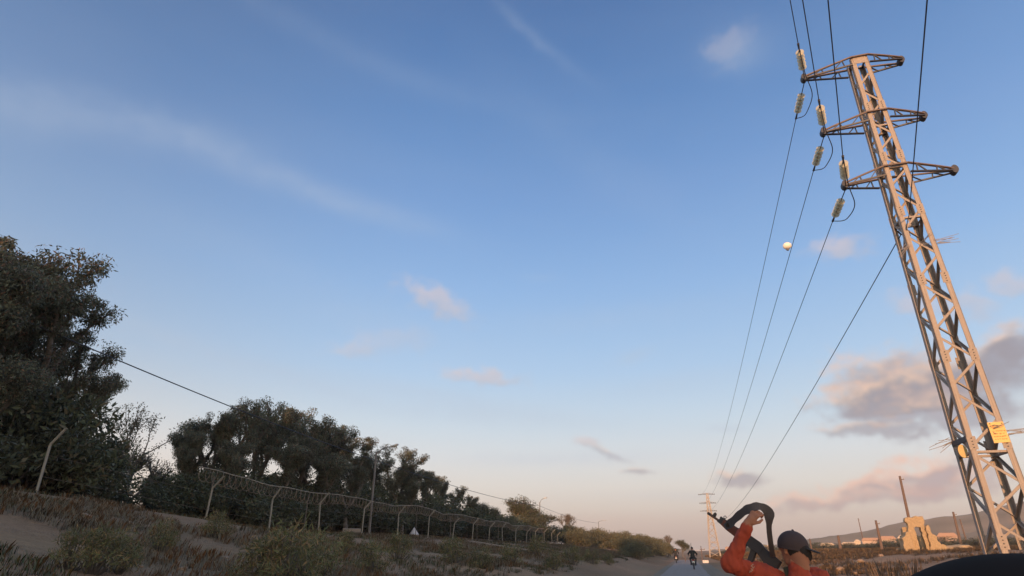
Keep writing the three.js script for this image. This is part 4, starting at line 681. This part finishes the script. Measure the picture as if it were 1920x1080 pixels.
// ---- the person in the red shirt, on a motorcycle just ahead
{
  const ZC = 4.6, Q = (px, py, dz = 0) => atDepth(px, py, ZC + dz);
  const head = Q(1489, 1031), bikeX = head.x + .02, bikeZ = head.z + .02;
  const bike = motorcycle('motorcycle under the person in the red shirt', V(bikeX, .014, bikeZ - .38), 0);
  const t = thing('person', 'person in red shirt and dark cap raising a rifle by its strap', 'person', V(bikeX, 0, bikeZ));
  const loc = (v) => v.clone().sub(t.position);
  const bones = seated({ shirt: RED, z: 0, y: -.02, neck: loc(head).add(V(0, -.12, .02)) });
  // left arm raised: shoulder, elbow, wrist read from the photograph
  const shL = loc(Q(1428, 1078, .0)), el = loc(Q(1368, 1056, -.06)), wr = loc(Q(1403, 981, -.03));
  bones.push(bone(shL.clone().add(V(.08, -.03, 0)), shL, .085, .078, RED, .07), bone(shL, el, .074, .062, RED, .05), bone(el, wr.clone().lerp(el, .12), .062, .042, RED, .03), bone(wr.clone().lerp(el, .12), wr, .037, .031, SKIN, .02));
  const shR = loc(Q(1536, 1086, .02)); bones.push(bone(shR.clone().add(V(-.08, -.02, 0)), shR, .085, .076, RED, .07), bone(shR, shR.clone().add(V(.1, -.27, -.05)), .07, .055, RED, .04), bone(shR.clone().add(V(.1, -.27, -.05)), V(.16, .98, -.36), .052, .038, RED, .03));
  bones.push(...hand(V(.16, .98, -.36), V(-.1, -.3, -1), V(0, -1, .2), SKIN, .5));
  const hq = new THREE.Quaternion().setFromEuler(new THREE.Euler(-.12, .62, 0, 'YXZ')), capQ = new THREE.Quaternion().setFromEuler(new THREE.Euler(-.16, -1.85, 0, 'YXZ'));
  bones.push(bone(loc(head).add(V(0, -.155, .03)), loc(head).add(V(0, -.2, .03)), .072, .09, RED, .03));
  const bodyGeo = sdfBody(bones, .0115, .035, .017);
  const headGeo = sdfBody([...headBones(loc(head), hq, SKIN, HAIRC), bone(V(.045, -.045, .045).applyQuaternion(hq).add(loc(head)), V(.02, -.02, .06).applyQuaternion(hq).add(loc(head)), .055, .06, HAIRC, .02)], .006, .02);
  const up2 = loc(Q(1430, 945, -.02)).sub(wr), toCam = EYE.clone().sub(head).normalize();
  const handGeo = sdfBody([...hand(wr, up2, V(.75, .1, -.65), SKIN, .5, -1), bone(wr.clone().addScaledVector(up2, -.35), wr.clone().addScaledVector(up2, .2), .030, .028, SKIN, .02)], .0032, .012);
  part('body', merge([bodyGeo, headGeo, handGeo]), clothMat, t);
  const capM = std(.085, .060, .058, 1); capMeshes(t, loc(head), capQ, capM, std(.035, .035, .035, .85));
  // cropped hair below the cap
  // olive strap over the back, and small pale print on the shoulder
  const strapPts = [[1474, 1064, .02], [1477, 1072, -.03], [1480, 1084, -.08], [1486, 1104, -.14]].map(([x, y, z]) => loc(Q(x, y, z)));
  const ribbon = (pts, w, normal, thick = .004) => { const cv = new THREE.CatmullRomCurve3(pts), n = 40, pos = [], idx = []; for (let i = 0; i <= n; i++) { const u = i / n, p = cv.getPoint(u), tg = cv.getTangent(u), nn = typeof normal === 'function' ? normal(u) : normal, s = V().crossVectors(tg, nn).normalize().multiplyScalar((typeof w === 'function' ? w(u) : w) / 2), h = V().crossVectors(s, tg).normalize().multiplyScalar(thick / 2); for (const [a, b] of [[1, 1], [-1, 1], [-1, -1], [1, -1]]) pos.push(p.x + s.x * a + h.x * b, p.y + s.y * a + h.y * b, p.z + s.z * a + h.z * b); if (i) { const o = (i - 1) * 4; for (let k = 0; k < 4; k++) { const a = o + k, b = o + (k + 1) % 4; idx.push(a, a + 4, b, b, a + 4, b + 4); } } } idx.push(0, 1, 2, 0, 2, 3); const l = n * 4; idx.push(l, l + 2, l + 1, l, l + 3, l + 2); const g = new THREE.BufferGeometry(); g.setAttribute('position', new THREE.Float32BufferAttribute(pos, 3)); g.setIndex(idx); const ng = g.toNonIndexed(); ng.computeVertexNormals(); return ng; };
  part('shoulder_strap', ribbon(strapPts, .05, toCam, .012), std(.10, .085, .04, .9), t);
  const mk = std(.62, .42, .30, .8); const P0 = (x, y) => loc(Q(x, y, -.115));
  for (const [a, b] of [[[1413, 1058], [1408, 1061]], [[1408, 1061], [1412, 1064]], [[1415, 1062], [1411, 1066]], [[1408, 1066], [1411, 1069]], [[1412, 1068], [1408, 1072]], [[1407, 1070], [1405, 1074]]]) part('shirt_print', tube(P0(...a), P0(...b), .0035, .003, 5), mk, t);

  // the rifle, held up by its strap
  const rf = thing('rifle', 'dark rifle with a brown handguard held up by its strap', 'rifle', Q(1420, 1022, .45));
  const muz = Q(1329, 964, .62), butt = Q(1462, 1058, .08), ax = muz.clone().sub(butt), len = ax.length(); ax.normalize();
  let upv = V(.62, .72, .1); upv.addScaledVector(ax, -upv.dot(ax)).normalize(); const sd = V().crossVectors(ax, upv).normalize();
  const M = new THREE.Matrix4().makeBasis(ax, upv, sd).setPosition(butt.clone().sub(rf.position)), place = (g) => g.applyMatrix4(M), k = len / .87;
  const gun = std(.075, .064, .058, .85), wood = std(.20, .062, .032, .6), cyl = (x0, x1, y, r0, r1 = r0) => place(new THREE.CylinderGeometry(r1, r0, (x1 - x0) * k, 10).rotateZ(-Math.PI / 2).translate((x0 + x1) / 2 * k, y * k, 0));
  const prof = (pts, w) => place(slab(pts.map(([x, y]) => [x * k, y * k * (x < .5 ? 1.35 : 1)]), [], w, .003));
  part('stock', prof([[0, -.10], [0, .02], [.22, .035], [.26, -.02], [.2, -.035]], .04), gun, rf);
  part('receiver', prof([[.20, -.03], [.20, .035], [.26, .05], [.45, .05], [.48, .03], [.48, -.02], [.3, -.03]], .046), gun, rf);
  part('pistol_grip', prof([[.25, -.02], [.30, -.02], [.27, -.12], [.225, -.115]], .03), gun, rf);
  part('magazine', prof([[.36, -.02], [.44, -.02], [.455, -.1], [.49, -.19], [.43, -.215], [.38, -.12]], .028), gun, rf);
  part('handguard', prof([[.47, -.025], [.47, .035], [.55, .05], [.68, .045], [.68, -.015], [.6, -.028]], .052), wood, rf);
  part('barrel', cyl(.66, .85, .005, .011), std(.20, .105, .07, .75), rf); part('gas_tube', cyl(.52, .74, .045, .012), gun, rf);
  const gb = part('gas_block', prof([[.68, -.015], [.68, .05], [.70, .055], [.73, .03], [.74, -.010]], .028), gun, rf); part('sling_loop', place(new THREE.TorusGeometry(.011, .003, 6, 14).translate(.7 * k, .075 * k, 0)), gun, gb);
  part('front_sight', prof([[.79, .005], [.80, .05], [.812, .055], [.82, .045], [.825, .005]], .014), gun, rf); part('muzzle_brake', cyl(.845, .885, .005, .013, .012), gun, rf); part('rear_sight', prof([[.46, .04], [.46, .065], [.52, .055], [.52, .04]], .02), gun, rf);
  part('charging_handle', place(new THREE.CylinderGeometry(.006, .006, .04, 6).rotateX(Math.PI / 2).translate(.4 * k, .03 * k, -.04)), gun, rf);
  const sl = [[1359, 988, .42], [1366, 984, .34], [1376, 975, .24], [1392, 961, .12], [1406, 953, .03], [1420, 949, 0], [1432, 952, 0], [1441, 961, .0], [1442, 974, .0], [1442, 992, .02], [1445, 1018, .05], [1449, 1044, .1]].map(([x, y, z]) => Q(x, y, z).sub(rf.position));
  part('sling', ribbon(sl, (u) => u < .06 ? .05 : u < .52 ? .060 + .005 * Math.sin(u * 60) + .004 * Math.sin(u * 23) : u < .66 ? lerp(.058, .085, (u - .52) / .14) : u < .78 ? lerp(.085, .04, (u - .66) / .12) : .040, (u) => toCam, .006), std(.13, .118, .118, 1), rf);
  part('sling_buckle', new RoundedBoxGeometry(.05, .035, .02, 2, .006).applyQuaternion(camera.quaternion).translate(sl[1].x, sl[1].y, sl[1].z), gun, rf);
}
// ---- the driver right in front of the camera: the top of a black head covering
{
  const hc = atDepth(1893, 1037, .42); hc.y -= .1452; hc.z -= 0; const bx = hc.x, bz = hc.z;
  motorcycle('motorcycle under the driver in black right before the camera', V(bx, .014, bz - .12), 0);
  const t = thing('person', 'driver in black with a rounded black head covering right before the camera', 'person', V(bx, 0, bz)), loc = (v) => v.clone().sub(t.position);
  const c = loc(hc), q = new THREE.Quaternion().setFromEuler(new THREE.Euler(-.1, .05, 0, 'YXZ')); const dy = c.y - 1.58;
  const bones = seated({ shirt: BLACK, z: 0, y: dy, neck: c.clone().add(V(0, -.12, .02)) });
  for (const s of [-1, 1]) { const sh = V(s * .18, 1.34 + dy, -.04), e = V(s * .30, 1.12 + dy * .7, -.22), w = V(s * .34, 1.06, -.46); bones.push(bone(sh, e, .068, .055, BLACK, .05), bone(e, w, .05, .034, BLACK, .03), ...hand(w, V(0, .05, -1), V(0, -1, 0), SKIN, .9, s)); }
  part('body', merge([sdfBody(bones, .0125, .035, .012), sdfBody(headBones(c, q), .006, .02)]), clothMat, t);
  const hood = new THREE.SphereGeometry(.145, 48, 32, 0, 6.284, 0, Math.PI * .62); hood.scale(.98, 1, 1.08); hood.applyQuaternion(q).translate(c.x, c.y, c.z + .0); part('head_covering', hood, new THREE.MeshPhysicalMaterial({ color: new THREE.Color().setRGB(.028, .021, .018), roughness: 1, specularIntensity: .15 }), t);
}
// ---- riders farther ahead
function farRider(px, py, d, label, bikeLabel, spikes_) {
  const p = atDist(px, py, d); p.y = .014; const b = motorcycle(bikeLabel, p, 0); b.scale.setScalar(1.1);
  const t = thing('person', label, 'person', V(p.x, 0, p.z + .12)); const c = V(0, 1.62, -.02), q = new THREE.Quaternion();
  const shirt = [.03, .03, .03], bones = seated({ shirt, z: .1, y: .04 });
  for (const s of [-1, 1]) { const sh = V(s * .19, 1.4, .06), e = V(s * .36, 1.2, -.1), w = V(s * .36, 1.12, -.38); bones.push(bone(sh, e, .075, .058, shirt, .05), bone(e, w, .052, .036, shirt, .03), ...hand(w, V(0, 0, -1), V(0, -1, 0), SKIN, .8, s)); }
  part('body', merge([sdfBody(bones, .02, .035), sdfBody(headBones(c, q), .01, .02)]), clothMat, t); capMeshes(t, c, q, std(.05, .045, .045, .9)); t.scale.setScalar(1.12);
  if (spikes_) { const rf = thing('rifle', 'thin rifle barrel sticking up from the far rider\'s back', 'rifle', V(p.x, 1.3, p.z + .42)); const m = std(.04, .04, .045, .5); part('barrel', tube(V(-.02, .2, 0), V(-.05, 1.0, 0), .022, .016, 7), m, rf); part('receiver', new RoundedBoxGeometry(.06, .42, .09, 2, .01).translate(0, .0, 0), m, rf); part('stock', new RoundedBoxGeometry(.05, .3, .12, 2, .02).translate(.03, -.34, 0), m, rf); part('magazine', new RoundedBoxGeometry(.04, .08, .2, 2, .01).translate(0, .05, .11), m, rf); }
}
farRider(1301, 1062, 64, 'rider in dark clothes on the road far ahead with a rifle on the back', 'dark motorcycle ridden far ahead on the road', true);
farRider(1269, 1056, 96, 'second far rider at the left edge of the road', 'small dark motorcycle at the left edge of the far road', false);

scene.traverse((o) => { if (o.isMesh) { o.castShadow = true; o.receiveShadow = true; } });
renderer.render(scene, camera);
